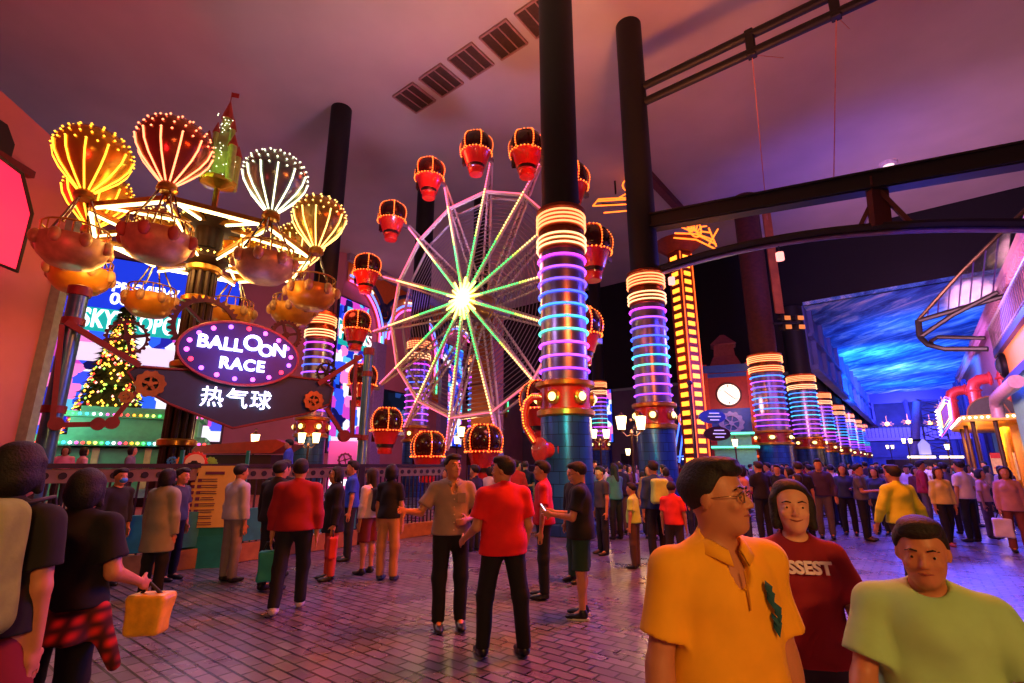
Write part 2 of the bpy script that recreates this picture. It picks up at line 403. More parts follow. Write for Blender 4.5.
# ---------------------------------------------------------------- roof girders, cables, vents
C1 = Vector((1.41, 13.2, 0)); C2 = Vector((5.09, 17.95, 0)); CR = Vector((CA, -SA, 0))
gm = mat('girder_black', '#0d0a0e', .55, noise=.3)
g = thing('roof_girder', 'upper black double-tube girder running from the tall black column to the ceiling edge', 'girder', C2)
for dz, nm in ((16.95, 'top_tube'), (16.2, 'bottom_tube')):
    q = MB(); q.tube([CR*.3+Vector((0, 0, dz)), CR*16+Vector((0, 0, dz))], .17, 10); q.build(nm, gm, g, 40)
for s in (4.6, 7.2, 10.0, 13.0):
    q = MB(); q.box((CR*s+Vector((0, 0, 16.57))), (.3, .3, 1.15), HRZ, .03); q.build('clamp', gm, g)
g = thing('roof_girder', 'broad straight black box girder above the arched one', 'girder', C2)
q = MB(); q.bar(CR*.2+Vector((0, 0, 10.8)), CR*15+Vector((0, 0, 8.9)), .45, .62); q.build('box_beam', gm, g)
q = MB()
for s in (-.25, .25): q.bar(CR*.2+Vector((0, 0, 10.8+s)), CR*15+Vector((0, 0, 8.9+s)), .62, .06)
q.build('flange', gm, g)
g = thing('arched_girder', 'thin arched black girder with violet underside below the box girder', 'girder', C2)
def arc(s): return 8.75+.13*s-.0235*s*s+(.0 if s < 9 else 0)
pts = [CR*s+Vector((0, 0, arc(s))) for s in [i*.6 for i in range(26)]]
q = MB(); q.tube(pts, .14, 8); q.build('arch', gm, g, 40)
q = MB(); q.tube([p+Vector((0, 0, -.2)) for p in pts], .07, 6); q.build('lower_chord', mat('steel_violet', '#8a7ca8', .3, .7), g, 40)
q = MB(); q.bar(CR*7.3+Vector((0, 0, arc(7.3))), CR*7.4+Vector((0, 0, 10)), .5, .25); q.bar(CR*6.8+Vector((0, 0, arc(6.8))), CR*7.4+Vector((0, 0, 9.6)), .2, .12)
q.bar(CR*8.0+Vector((0, 0, arc(8))), CR*7.4+Vector((0, 0, 9.6)), .2, .12); q.build('strut', mat('rust_steel', '#5a2a1c', .6), g)
for s, lab in ((1.0, 'small pink-lit cylinder lamp hanging beside the tall black column'), (4.6, 'small pink-lit cylinder lamp hanging under the middle of the arched girder')):
    t = thing('hanging_lamp', lab, 'lamp', C2+CR*s+Vector((0, 0, arc(s)-.75)))
    q = MB(); q.cyl((0, 0, .25), (0, 0, .6), .02); q.build('rod', gm, t)
    q = MB(); q.cyl((0, 0, 0), (0, 0, .26), .12, n=12); q.build('lamp_shade', glow('pink_lamp', '#ff9a90', 2.2), t)
cm = mat('cable', '#d88a70', .5)
for s, lab in ((4.6, 'thin cable dropping from the double-tube girder, nearer the column'), (7.2, 'thin cable dropping from the double-tube girder, farther from the column')):
    q = MB(); a = C2+CR*s+Vector((0, 0, 16.1)); b = C2+CR*(s+.4)+hall(6, 0)+Vector((0, 0, 20.2)); q.cyl(a, b, .018, n=5)
    q.cyl(a, C2+CR*(s*.85)+hall(3, 0)+Vector((0, 0, 11)), .018, n=5)
    tag(q.build('cable', cm), lab, 'cable')
# ceiling grilles: a row of five recessed squares
names = ['lowest and leftmost', 'second from the left', 'middle', 'fourth from the left', 'rightmost, beside the black column']
for i in range(5):
    c = Vector((-5.1, 22.3, 0)).lerp(Vector((1.2, 17.4, 0)), i/4)
    t = thing('ceiling_vent', 'square brown ceiling vent grille, %s of the row of five' % names[i], 'vent', c+Vector((0, 0, CZ)), HRZ, 'square ceiling vents in a row')
    q = MB(); q.box((0, 0, -.03), (1.5, 1.55, .06)); q.build('backing', mat('vent_dark', '#4a3020', .8), t)
    q = MB()
    for s in (-1, 1): q.box((s*.75, 0, -.06), (.08, 1.6, .12)); q.box((0, s*.78, -.06), (1.5, .08, .12))
    q.build('frame', mat('vent_frame', '#a87a70', .7), t)
    for k in range(2):
        q = MB(); q.box((-.25+k*.5, 0, -.07), (.05, 1.5, .06)); q.build('slat', mat('vent_frame'), t)
p = atz(888, 163, CZ)
t = thing('ceiling_light', 'round white lamp on the ceiling above the box girder', 'lamp', p)
q = MB(); q.lathe([(.5, 0), (.45, -.14), (.3, -.2)], n=20); q.build('housing', mat('white_metal', '#d8c8c8', .4), t)
q = MB(); q.lathe([(.3, -.2), (.28, -.24)], n=20); q.build('diffuser', glow('lamp_white', '#ffe0d8', 1.2), t)

# ---------------------------------------------------------------- neon-ringed columns
copper = mat('copper', '#b0603a', .3, .85, noise=.2); steel = mat('brushed_steel', '#9a8ea6', .28, .9, noise=.15, scale=3)
bluep = mat('blue_tile', '#2a4a86', .25, .3, noise=.35, scale=3, bump=.2, coat=.6); redp = mat('red_enamel', '#c8281c', .3, coat=.6); goldp = mat('gold_trim', '#d08a34', .3, .7)
shaft = mat('black_shaft', '#08060a', .6, noise=.3)
warm = [glow('neon_warm', '#ffc890', 2.0), glow('neon_amber', '#ff9a60', 2.4)]
PAL = ['#e040ff', '#a050ff', '#7050ff', '#4060ff', '#3a88ff', '#40b8f0', '#50d8b0', '#d050ff', '#b050ff', '#9a40ff']
neonc = [glow('neon_%d' % i, c, 2.6) for i, c in enumerate(PAL)]
lampy = glow('bulkhead_lamp', '#ffe080', 3.5)
def tile_blue():
    m = mat('blue_brick_tile', '#2c4c8c', .3, .4, noise=.0); N, L = nodes(m); b = N['Principled BSDF']
    tc = N.new('ShaderNodeTexCoord'); sp = N.new('ShaderNodeSeparateXYZ'); L.new(tc.outputs['Object'], sp.inputs[0])
    at_ = N.new('ShaderNodeMath'); at_.operation = 'ARCTAN2'; L.new(sp.outputs[0], at_.inputs[0]); L.new(sp.outputs[1], at_.inputs[1])
    cb = N.new('ShaderNodeCombineXYZ'); L.new(at_.outputs[0], cb.inputs[0]); L.new(sp.outputs[2], cb.inputs[1])
    br_ = N.new('ShaderNodeTexBrick'); br_.inputs['Scale'].default_value = 1; br_.inputs['Brick Width'].default_value = .5; br_.inputs['Row Height'].default_value = .3
    br_.inputs['Mortar Size'].default_value = .008; br_.inputs['Color1'].default_value = srgb('#24407c'); br_.inputs['Color2'].default_value = srgb('#305898'); br_.inputs['Mortar'].default_value = srgb('#0c1630')
    L.new(cb.outputs[0], br_.inputs['Vector']); L.new(br_.outputs['Color'], b.inputs['Base Color'])
    return m
btile = tile_blue()
def column(loc, label, group='neon-ringed columns'):
    t = thing('neon_column', label, 'column', loc, 0, group)
    q = MB(); q.lathe([(.72, 0), (.72, .25), (.66, .3), (.66, 2.95)], n=32); q.build('base', btile, t, 40)
    q = MB(); q.lathe([(.66, 2.9), (.72, 2.95), (.72, 3.02), (.66, 3.05), (.66, 3.6), (.74, 3.64), (.74, 3.74), (.62, 3.8)], n=32)
    b = q.build('collar', redp, t, 40)
    q = MB(); q.lathe([(.69, 2.86), (.76, 2.9), (.76, 3.02), (.69, 3.06)], n=32); q.lathe([(.7, 3.62), (.78, 3.66), (.78, 3.76), (.7, 3.8)], n=32); q.build('moulding', goldp, b, 40)
    for k in range(6):
        a = R(-62)+k*pi/3; d = Vector((cos(a), sin(a), 0)); c = d*.66+Vector((0, 0, 3.34))
        q = MB(); q.lathe([(.19, -.02), (.19, .06), (.14, .1)], c, 14, axis=d); lm = q.build('lamp_bezel', goldp, t, 40)
        q = MB(); q.ball(c+d*.06, .12, 10, 6); q.build('lamp', lampy, lm, True)
    q = MB(); q.lathe([(.62, 3.78), (.62, 7.45)], n=32); q.build('drum', steel, t, 40)
    q = MB(); q.lathe([(.62, 7.42), (.66, 7.46), (.66, 7.98), (.61, 8.0), (.61, 8.08), (.66, 8.1), (.66, 8.62), (.7, 8.66), (.7, 8.74), (.5, 8.78)], n=32); q.build('copper_crown', copper, t, 40)
    for k in range(10):
        q = MB(); q.ring((0, 0, 7.22-k*.35), .66, .03, 36, 6); q.build('neon_ring', neonc[k], t, True)
    for z in (7.56, 7.7, 7.84, 8.18, 8.3, 8.42, 8.54):
        q = MB(); q.ring((0, 0, z), .69, .028, 36, 6); q.build('warm_ring', warm[z > 8], t, True)
    q = MB(); q.lathe([(.54, 8.7), (.54, CZ)], n=28); q.build('shaft', shaft, t, 40)
    return t
col0 = column(C1, 'tallest neon-ringed column with the red bulb-lit pipe at its foot')
dup(col0, C2, .2, 'neon-ringed column where the black girders begin, behind the man in yellow')
def onH(px, py_top): pass
brn = mat('brown_shaft', '#5a2c1e', .6, noise=.3)
CP = [((16.7, 32.4), 1.5, 'fat neon column beside the clock tower, first of the row down the hall'),
      ((23.4, 40.1), 1.5, 'second fat neon column down the hall past the clock tower'),
      ((31.0, 50.3), 1.45, 'third fat neon column down the hall past the clock tower'),
      ((39.2, 60.9), 1.4, 'fourth fat neon column down the hall past the clock tower'),
      ((47.2, 71.2), 1.4, 'fifth fat neon column down the hall past the clock tower'),
      ((54.9, 81.0), 1.4, 'sixth fat neon column down the hall past the clock tower'),
      ((62.6, 90.8), 1.4, 'farthest neon column at the end of the row')]
far_pal = [{0: 6, 1: 1, 2: 2, 6: 4, 5: 3}, {0: 4, 1: 3, 2: 4, 3: 5, 7: 1, 6: 1}, {0: 1, 3: 4, 8: 7}, {0: 2, 1: 3, 6: 5}, {0: 4, 2: 5, 8: 7}, {1: 5, 3: 4}, {0: 4, 1: 4}]
for i, ((x, y), s, lab) in enumerate(CP):
    sw = {'neon_%d' % a: neonc[b] for a, b in far_pal[i].items()}
    if i == 0: sw['black_shaft'] = brn; sw['neon_warm'] = warm[1]
    c = dup(col0, (x, y, 0), .35*i, lab, scale=(s, s, 1), swap=sw)
    if i > 0:
        for ch in c.children:
            if ch.name.startswith('shaft'): ch.scale = (1, 1, .5); ch.location.z = 4.3
for x, y, lab in ((-9.2, 23.2, 'neon-ringed column behind the balloon sign'), (-5.4, 28.3, 'neon-ringed column seen through the left half of the ferris wheel'),
                  (-2.2, 32.6, 'neon-ringed column mostly hidden by the brown wheel pylon'), (7.5, 43.0, 'small far neon-ringed column between the two black columns')):
    dup(col0, (x, y, 0), .3, lab, swap={'neon_5': neonc[7], 'neon_6': neonc[0], 'neon_4': neonc[1]} if y < 30 else None)
# red bulb-lit pipe and drum at the foot of the tallest column
t = thing('bulb_lit_pipe', 'red curved pipe edged with orange bulbs at the foot of the tallest column', 'pipe', C1+Vector((-.62, -.35, 0)))
pp = [Vector((-.02, 0, 3.35)), Vector((-.25, 0, 3.36)), Vector((-.42, -.02, 3.2)), Vector((-.47, -.04, 2.9)), Vector((-.44, -.05, 2.6)), Vector((-.3, -.07, 2.35)), Vector((-.2, -.1, 2.2))]
q = MB(); q.tube(pp, .1, 10); q.build('pipe', redp, t, 40)
q = MB()
for i in range(26):
    s = i/25*(len(pp)-1); j = min(int(s), len(pp)-2); c = pp[j].lerp(pp[j+1], s-j); q.bulb(c+Vector((-.06, -.09, .03)), .025)
q.build('bulb_string', glow('bulb_orange', '#ff9030', 3.5), t)
q = MB(); q.lathe([(.1, -.25), (.3, -.22), (.3, -.16), (.2, -.14), (.2, .14), (.3, .16), (.3, .22), (.1, .25)], (.05, -.12, 2.02), 22, axis=(-.8, -.6, 0)); q.build('drum', redp, t, 40)

# ---------------------------------------------------------------- ferris wheel
WC = Vector((-1.714, 20, 8.309)); WR = 6.18; WAZ = .6417; RIM = 4.85; TH0 = 2.742
W = thing('ferris_wheel', 'big ferris wheel with white spokes, green-to-yellow lights and a glowing sunburst hub', 'ferris wheel', (WC.x, WC.y, 0), -WAZ)
# local frame: x in the wheel plane (right), -y toward the camera, z up; hub at z = WC.z
hz = WC.z
wm = mat('wheel_white', '#d8c8cc', .4, .1, noise=.1); wg = mat('wheel_grey', '#8a7c88', .4, .5)
def wp(a, r, y=0.): return Vector((r*cos(a), y, hz+r*sin(a)))
led = [glow('led_green', '#40ff80', 2.4), glow('led_lime', '#c8ff60', 2.4), glow('led_cream', '#ffe890', 2.6), glow('led_pink', '#ff70a0', 2.2)]
ang = [TH0-i*2*pi/14 for i in range(14)]
for i, a in enumerate(ang):
    f0 = wp(a, .55, -.42); tip = wp(a, WR, -.1); b0 = wp(a, .7, .75)
    d = Vector((-sin(a), 0, cos(a)))
    q = MB(); q.tube([f0, tip], .075, 8); q.tube([b0+d*.2, tip+d*.07], .05, 6); q.tube([b0-d*.2, tip-d*.07], .05, 6)
    sp = q.build('spoke', wm, W, 40)
    q = MB()
    n = 26
    for k in range(n):
        s0, s1 = k/n, (k+1)/n; A = b0.lerp(tip, s0); B = b0.lerp(tip, s1); wd0, wd1 = .2-.13*s0, .2-.13*s1; sg = 1 if k % 2 else -1
        q.bar(A+d*wd0*sg, B-d*wd1*sg, .04, .03)
        if k % 3 == 0 and k < 20: q.bar(A-d*wd0, f0.lerp(tip, s0), .02, .02)
    q.build('lattice', wg, sp)
    q = MB()
    for k in range(46):
        s = k/45; c = f0.lerp(tip, s)+Vector((0, -.08, 0)); q.cur = 0 if s < .38 else (1 if s < .46 else (2 if s < .78 else 3)); q.bulb(c, .05)
    q.build('led_strip', led, sp)
q = MB()
rp = [wp(a+0, RIM, -.12) for a in ang]
q.tube(rp, .07, 8, True); q.tube([p+Vector((0, .62, 0)) for p in rp], .06, 8, True)
for p in rp: q.bar(p, p+Vector((0, .62, 0)), .07, .07)
rim = q.build('rim', wm, W, 40)
q = MB(); rr = [wp(a, RIM+.04, -.2) for a in ang]; q.tube(rr, .022, 6, True); q.build('neon_line', glow('rim_pink', '#ff6a90', 1.6), rim, True)
q = MB()
for r in [1.0+.175*i for i in range(22)]:
    q.tube([wp(a, r, .28) for a in ang], .017, 3, True)
q.build('wire_net', mat('wire_grey', '#a898a8', .4, .6), W)
q = MB(); q.lathe([(.5, -.5), (.58, -.42), (.58, .9), (.4, 1.0)], (0, 0, hz), 28, axis=(0, 1, 0)); q.build('hub', mat('hub_gold', '#c8a050', .3, .6), W, 40)
q = MB(); q.lathe([(.34, 0), (.3, -.1), (.18, -.16)], (0, -.5, hz), 20, axis=(0, 1, 0))
gh = glow('sun_core', '#fff4b0', 6)
sb = q.build('sun_disc', gh, W, True)
q = MB()
for i in range(18):
    a = i*2*pi/18; L = .72 if i % 2 else .92
    q.tube([(cos(a)*.3, -.58, hz+sin(a)*.3), (cos(a)*L, -.56, hz+sin(a)*L)], [.06, .04], 6)
q.build('sun_rays', glow('sun_ray', '#ffe070', 4.5), sb, True)
q = MB(); q.cyl((0, .6, hz), (0, 2.4, hz), .22, n=16); q.build('axle', wg, W, 40)
lamp('wheel_hub_lamp', 'POINT', WC+hall(-1.0, 0), '#ffe080', 160, .35)
P = thing('wheel_pylon', 'thick brown pylon standing behind the ferris wheel hub', 'pylon', (WC.x, WC.y, 0)+hall(2.4, 0).to_tuple()[:0] if False else Vector((WC.x, WC.y, 0))+hall(3.2, .3))
P.location = (-1.12, 22.6, 0); P.rotation_euler[2] = HRZ
q = MB(); q.box((0, 0, 4.4), (1.25, .9, 8.8), 0, .06); q.build('shaft', mat('pylon_brown', '#a85c34', .6, noise=.25, scale=1.5), P)
q = MB(); q.box((0, -.6, hz), (1.0, 1.6, .7), 0, .05); q.build('bearing_block', wg, P)
for z in (1.2, 3.2, 5.2, 7.2):
    q = MB(); q.box((0, 0, z), (1.3, .95, .07)); q.build('band', mat('pylon_line', '#5a2c1c', .6), P)

# gondolas
gred = mat('gondola_red', '#e0241a', .3, coat=.7, noise=.1); gdk = mat('gondola_band', '#2a0a0a', .4); gwin = mat('gondola_window', '#3a1410', .15, .2)
gb = glow('bulb_red_orange', '#ff7428', 3.6)
def gondola(label):
    t = thing('gondola', label, 'gondola', (0, 0, 0), 0, 'red gondolas of the ferris wheel')
    q = MB(); q.lathe([(.0, -.98), (.27, -.97), (.3, -.93), (.3, -.74), (.36, -.7)], n=20); q.build('base_knob', gred, t, 40)
    q = MB(); q.lathe([(.34, -.72), (.36, -.55), (.4, -.54)], n=20); q.build('dark_band', gdk, t, 40)
    q = MB(); q.lathe([(.4, -.56), (.42, -.5), (.57, -.02), (.6, 0), (.6, .05), (.5, .06)], n=24); cup = q.build('cup', gred, t, 40)
    q = MB(); q.box((-.45, -.24, -.26), (.16, .2, .4), R(30)); q.build('door_panel', gwin, cup)
    q = MB(); q.lathe([(.56, .0), (.64, .25), (.65, .5), (.55, .78), (.34, .92), (.0, .96)], n=24); q.build('window_dome', gwin, t, True)
    prof = [(.6, -.02), (.66, .16), (.69, .34), (.68, .52), (.61, .7), (.5, .84), (.35, .93)]
    q = MB()
    for k in range(6): q.tube([Vector((r*cos(k*pi/3+.5), r*sin(k*pi/3+.5), z)) for r, z in prof], .025, 5)
    q.ring((0, 0, .0), .62, .04, 24, 5); q.ring((0, 0, .93), .32, .04, 16, 5); q.build('dome_frame', gred, t, 40)
    q = MB()
    for k in range(30): a = k*2*pi/30; q.bulb((.67*cos(a), .67*sin(a), .0), .037)
    for k in range(16): a = k*2*pi/16; q.bulb((.36*cos(a), .36*sin(a), .95), .034)
    for k in range(6):
        for j in range(12):
            s = j/11*(len(prof)-1); m0 = min(int(s), len(prof)-2); r0, z0 = prof[m0]; r1, z1 = prof[m0+1]; f_ = s-m0
            r_, z_ = r0+(r1-r0)*f_+.03, z0+(z1-z0)*f_; q.bulb((r_*cos(k*pi/3+.5), r_*sin(k*pi/3+.5), z_), .034)
    q.build('bulb_strings', gb, t)
    q = MB(); q.box((.3, .45, -.1), (.16, .5, .16), 0); q.build('mount', wg, t)
    return t
clock = {0: 'just above nine o\'clock on the ferris wheel', 1: 'at ten o\'clock on the ferris wheel', 2: 'at eleven o\'clock on the ferris wheel', 3: 'at twelve o\'clock, top of the ferris wheel',
         4: 'just right of the top of the ferris wheel, touching the black column', 5: 'showing right of the black column, upper of three there', 6: 'between the two black columns, biggest on the wheel',
         7: 'between the two black columns, lower on the wheel', 8: 'low on the wheel behind the tallest neon column', 9: 'at half past five near the bottom of the wheel', 10: 'at half past six, lowest on the wheel behind the crowd',
         11: 'at seven o\'clock near the ground, above the queue fence', 12: 'at eight o\'clock on the ferris wheel', 13: 'just below nine o\'clock, in front of the screen'}
g0 = None
for i, a in enumerate(ang):
    r = WR+.15; x, z = r*cos(a), hz+r*sin(a)
    loc = Vector((WC.x, WC.y, 0))+Vector((x*cos(WAZ), -x*sin(WAZ), z))+hall(-.95, -.12)+Vector((0, 0, -.1))
    lab = 'red bulb-lit gondola '+clock[i]
    if g0 is None: g0 = gondola(lab); g0.location = loc; g0.rotation_euler[2] = HRZ
    else: dup(g0, loc, HRZ, lab)
for i, (a, r) in enumerate(((1.6, 6.2), (.5, 6.2), (3.0, 6.2))):
    x = r*cos(a); lamp('gondola_glow', 'POINT', Vector((WC.x+x*cos(WAZ), WC.y-x*sin(WAZ), hz+r*sin(a)))+hall(-2, 0), '#ff5a30', 220, .5)

# ---------------------------------------------------------------- balloon ride
BC = Vector((-8.55, 13.0, 0)); BR = 2.85; BH = 8.67
gold = mat('ride_gold', '#c08a3c', .28, .85, noise=.2); dkm = mat('mast_dark', '#2a1c1c', .4, .6, noise=.3)
tubeg = glow('tube_light', '#fff0a8', 5.0); bulbw = glow('bulb_warm', '#ffc860', 4.0)
T = thing('balloon_ride', 'tall balloon ride mast with eight tube-lit arms', 'ride', BC, 0)
q = MB(); q.lathe([(1.5, .76), (1.5, .95), (.5, 1.1), (.5, 1.4)], n=24); q.build('base', dkm, T, 40)
q = MB()
for k in range(10):
    a = k*2*pi/10; q.cyl((cos(a)*.28, sin(a)*.28, 1), (cos(a)*.28, sin(a)*.28, 7.0), .075, n=8)
q.cyl((0, 0, 1), (0, 0, 7), .26, n=16); q.build('mast', dkm, T, 40)
for z in (2.2, 4.2, 6.0, 6.9):
    q = MB(); q.lathe([(.38, z-.1), (.44, z-.06), (.44, z+.06), (.38, z+.1)], n=20); q.build('mast_ring', gold, T, 40)
q = MB(); q.lathe([(.3, 7.0), (.6, 7.15), (.62, 7.35), (.35, 7.5), (.35, 8.1), (.8, 8.2), (.8, 8.34), (.3, 8.5)], n=28); hd = q.build('head', dkm, T, 40)
q = MB()
for k in range(26): a = k*2*pi/26; q.bulb((.83*cos(a), .83*sin(a), 8.27), .04); q.bulb((.66*cos(a), .66*sin(a), 7.25), .035)
q.build('bulb_ring', bulbw, hd)
A0 = R(-121)
tips = []
for k in range(8):
    a = A0+k*pi/4; d = Vector((cos(a), sin(a), 0)); tip = d*(BR-.15)+Vector((0, 0, 7.62)); tips.append(tip)
    q = MB(); q.bar(d*.5+Vector((0, 0, 8.2)), tip+Vector((0, 0, .06)), .12, .1); q.bar(d*.4+Vector((0, 0, 7.2)), tip-Vector((0, 0, .1)), .09, .09); ar = q.build('arm', gold, T)
    q = MB(); q.tube([d*.8+Vector((0, 0, 8.05)), tip+Vector((0, 0, 0))], .035, 6); q.tube([d*.6+Vector((0, 0, 7.1)), tip-Vector((0, 0, .2))], .03, 6); q.build('tube_lamp', tubeg, ar, True)
for k in range(8):
    q = MB(); q.bar(tips[k], tips[(k+1) % 8], .09, .12); e = q.build('ring_bar', gold, T)
    q = MB(); m_ = Vector((0, 0, -.09)); q.tube([tips[k].lerp(tips[(k+1) % 8], .08)+m_, tips[k].lerp(tips[(k+1) % 8], .92)+m_], .04, 6); q.build('tube_lamp', tubeg, e, True)
lamp('ride_lamp', 'POINT', BC+Vector((0, -1.0, 7.0)), '#ffc060', 200, .5)
lamp('ride_lamp', 'POINT', BC+Vector((-1.5, -1.6, 6.2)), '#ffb050', 120, .4)
lamp('ride_lamp', 'POINT', BC+Vector((1.6, -1.0, 6.2)), '#ffb050', 120, .4)
# castle topper
ct = thing('castle_topper', 'small green-lit toy castle with red roofs on top of the balloon ride', 'model castle', BC+Vector((0, 0, 8.75)), .3); ct.scale = (1.0, 1.0, 1.3)
cg = mat('castle_stone', '#b8c878', .6, noise=.15, scale=8); cr_ = mat('castle_roof', '#b8302a', .5)
q = MB(); q.lathe([(.08, -.25), (.08, .52), (.46, .62), (.5, .7)], n=8); q.build('plinth', gold, ct, 40)
q = MB(); q.box((0, 0, 1.0), (.66, .6, .7)); q.box((0, .05, 1.6), (.42, .4, .6))
for x, y in ((-.33, -.3), (.33, -.3), (.33, .3), (-.33, .3)): q.cyl((x, y, .65), (x, y, 1.5), .11, n=10)
q.cyl((0, 0, 1.6), (0, 0, 2.3), .14, n=10); q.cyl((.2, -.1, 1.3), (.2, -.1, 2.0), .08, n=8); q.cyl((-.2, -.12, 1.3), (-.2, -.12, 1.85), .08, n=8); q.build('towers', cg, ct)
q = MB()
for x, y, z, r, h in ((-.33, -.3, 1.5, .14, .3), (.33, -.3, 1.5, .14, .3), (.33, .3, 1.5, .14, .3), (-.33, .3, 1.5, .14, .3), (0, 0, 2.3, .18, .5), (.2, -.1, 2.0, .11, .3), (-.2, -.12, 1.85, .11, .28)): q.cyl((x, y, z), (x, y, z+h), r, .01, 10)
q.build('roofs', cr_, ct)
q = MB(); q.bar((0, 0, 2.8), (0, 0, 3.05), .02, .02); q.box((.1, 0, 2.98), (.2, .01, .12)); q.build('flag', cr_, ct)
q = MB(); rr = random.Random(3)
for i in range(70):
    z = rr.uniform(.7, 2.3); k = .36 if z < 1.4 else .2; s = rr.choice((0, 1)); x = rr.uniform(-k, k)
    q.bulb((x, -k-.02, z) if s else (-k-.02 if rr.random() < .5 else k+.02, x, z), .016)
q.build('fairy_lights', glow('bulb_white', '#f4ffd8', 3.5), ct)
lamp('castle_spot', 'SPOT', BC+Vector((-1.2, -1.6, 9.0)), '#a8ff60', 160, .1, BC+Vector((0, 0, 10)), 60)

bal_cols = {'amber': ('#d89a30', '#ffb830'), 'red': ('#a85038', '#ff9060'), 'pearl': ('#8a9a98', '#e8e8c0'), 'gold': ('#b89048', '#ffd070')}
def balloon(loc, yaw, label, kind, k):
    c, e = bal_cols[kind]
    t = thing('balloon_gondola', label, 'balloon gondola', loc, yaw, 'balloon gondolas of the balloon ride')
    bm_ = mat('balloon_'+kind, c, .22, .6, noise=.15, scale=4); gl = glow('rib_'+kind, e, 3.2)
    prof = [(.1, -.82), (.14, -.72), (.34, -.5), (.56, -.24), (.70, .0), (.76, .22), (.74, .42), (.64, .62), (.46, .77), (.24, .86), (.0, .89)]
    q = MB(); q.lathe(prof, n=28); bl_ = q.build('balloon', bm_, t, True)
    q = MB()
    for i in range(12):
        a = i*pi/6; q.tube([Vector(((r+.012)*cos(a), (r+.012)*sin(a), z)) for r, z in prof[1:6]], .02, 5)
    q.build('rib_lamp', gl, bl_, True)
    q = MB()
    for r, z, n_ in ((.75, .42, 22), (.65, .62, 18), (.47, .78, 13), (.26, .87, 8), (.77, .24, 24)):
        for i in range(n_): a = i*2*pi/n_; q.bulb(((r+.01)*cos(a), (r+.01)*sin(a), z), .03)
    q.build('bulbs', gl, bl_)
    q = MB(); q.lathe([(.16, -.95), (.22, -.9), (.2, -.78), (.1, -.7)], n=16); q.build('neck_ring', gold, t, 40)
    q = MB()
    for i in range(4):
        a = i*pi/2+.78; q.tube([(cos(a)*.14, sin(a)*.14, -.9), (cos(a)*.3, sin(a)*.3, -1.3), (cos(a)*.52, sin(a)*.52, -1.75)], .025, 6)
    q.build('hanger', mat('chrome', '#b8a890', .15, 1), t, 40)
    bk = mat('basket_cream', '#b88a5c', .4, .2, noise=.3, scale=5); bo = mat('basket_amber', '#c88420', .35, .3, noise=.2, scale=4)
    q = MB(); q.lathe([(.2, -2.62), (.42, -2.58), (.6, -2.4), (.68, -2.15), (.66, -2.0), (.55, -1.96), (.5, -2.1), (.3, -2.3)], n=26); b = q.build('basket', bo if k in (3, 4, 5, 6, 7) else bk, t, 40)
    for i in range(8): a = i*pi/4; q = MB(); q.ball((.68*cos(a), .68*sin(a), -2.12), (.12, .12, .17), 8, 6); q.build('sandbag', mat('sandbag_red', '#a04830', .6) if kind == 'red' else bk, b, True)
    q = MB()
    for i in range(16): a = i*pi/8; q.bar((.62*cos(a), .62*sin(a), -1.98), (.62*cos(a), .62*sin(a), -1.72), .025, .025)
    q.ring((0, 0, -1.72), .62, .025, 24, 5); q.build('railing', gold, b)
    return t
BL = [('amber', 'amber balloon gondola at the left edge of the ride, ribs glowing yellow'), ('red', 'red-orange balloon gondola at the front of the ride'), ('pearl', 'pearl-grey balloon gondola right of the toy castle'),
      ('gold', 'smallest clear balloon gondola at the right end of the ride'), ('gold', 'balloon gondola on the far side of the ride above the right gear'), ('amber', 'balloon gondola on the far side straight behind the mast'),
      ('gold', 'balloon gondola on the far side above the christmas tree'), ('amber', 'balloon gondola low behind the leftmost amber one')]
for k, (kd, lb) in enumerate(BL):
    a = A0+k*pi/4
    balloon(BC+Vector((BR*cos(a), BR*sin(a), BH-.05)), a, lb, kd, k)

# ---------------------------------------------------------------- BALLOON RACE sign, its posts and gears
S0 = at(50, 352, 10.3); S1 = at(365, 400, 14.4)
def post_base(p): return Vector((p.x, p.y, 0))
LP = at(46, 446, 10.2); LP.z = 0; RP = at(362, 450, 14.6); RP.z = 0
tealpost = mat('post_teal', '#4a7480', .3, .6); rust = mat('rust_red', '#7a2a20', .5, .3)
def sign_post(loc, h, r, lab, sx):
    t = thing('sign_post', lab, 'post', loc, 0)
    q = MB(); q.lathe([(r*1.5, 0), (r*1.5, .1), (r, .2), (r, h)], n=20); q.build('pole', tealpost, t, 40)
    q = MB(); q.lathe([(r*1.2, h-.1), (r*1.25, h-.05), (r*1.25, h+.1), (r*.6, h+.14)], n=20); q.build('cap', rust, t, 40)
    q = MB(); q.lathe([(r*1.2, h-.75), (r*1.2, h-.6)], n=20); q.lathe([(r*1.2, h-2.6), (r*1.2, h-2.45)], n=20); q.build('clamp', rust, t, 40)
    return t
hL = at(62, 292, 10.2).z; hR = at(366, 352, 14.6).z
sign_post(LP, hL, .17, 'thick blue-grey post at the left end of the balloon sign', 1)
sign_post(RP, hR, .13, 'slim blue-grey post at the right end of the balloon sign', -1)
d = (RP-LP); d.z = 0; L_ = d.length; dn = d.normalized(); yaw = math.atan2(dn.y, dn.x); nrm = Vector((dn.y, -dn.x, 0))
def sp(px, py, off=0.): return on_plane(px, py, LP+nrm*off, nrm)
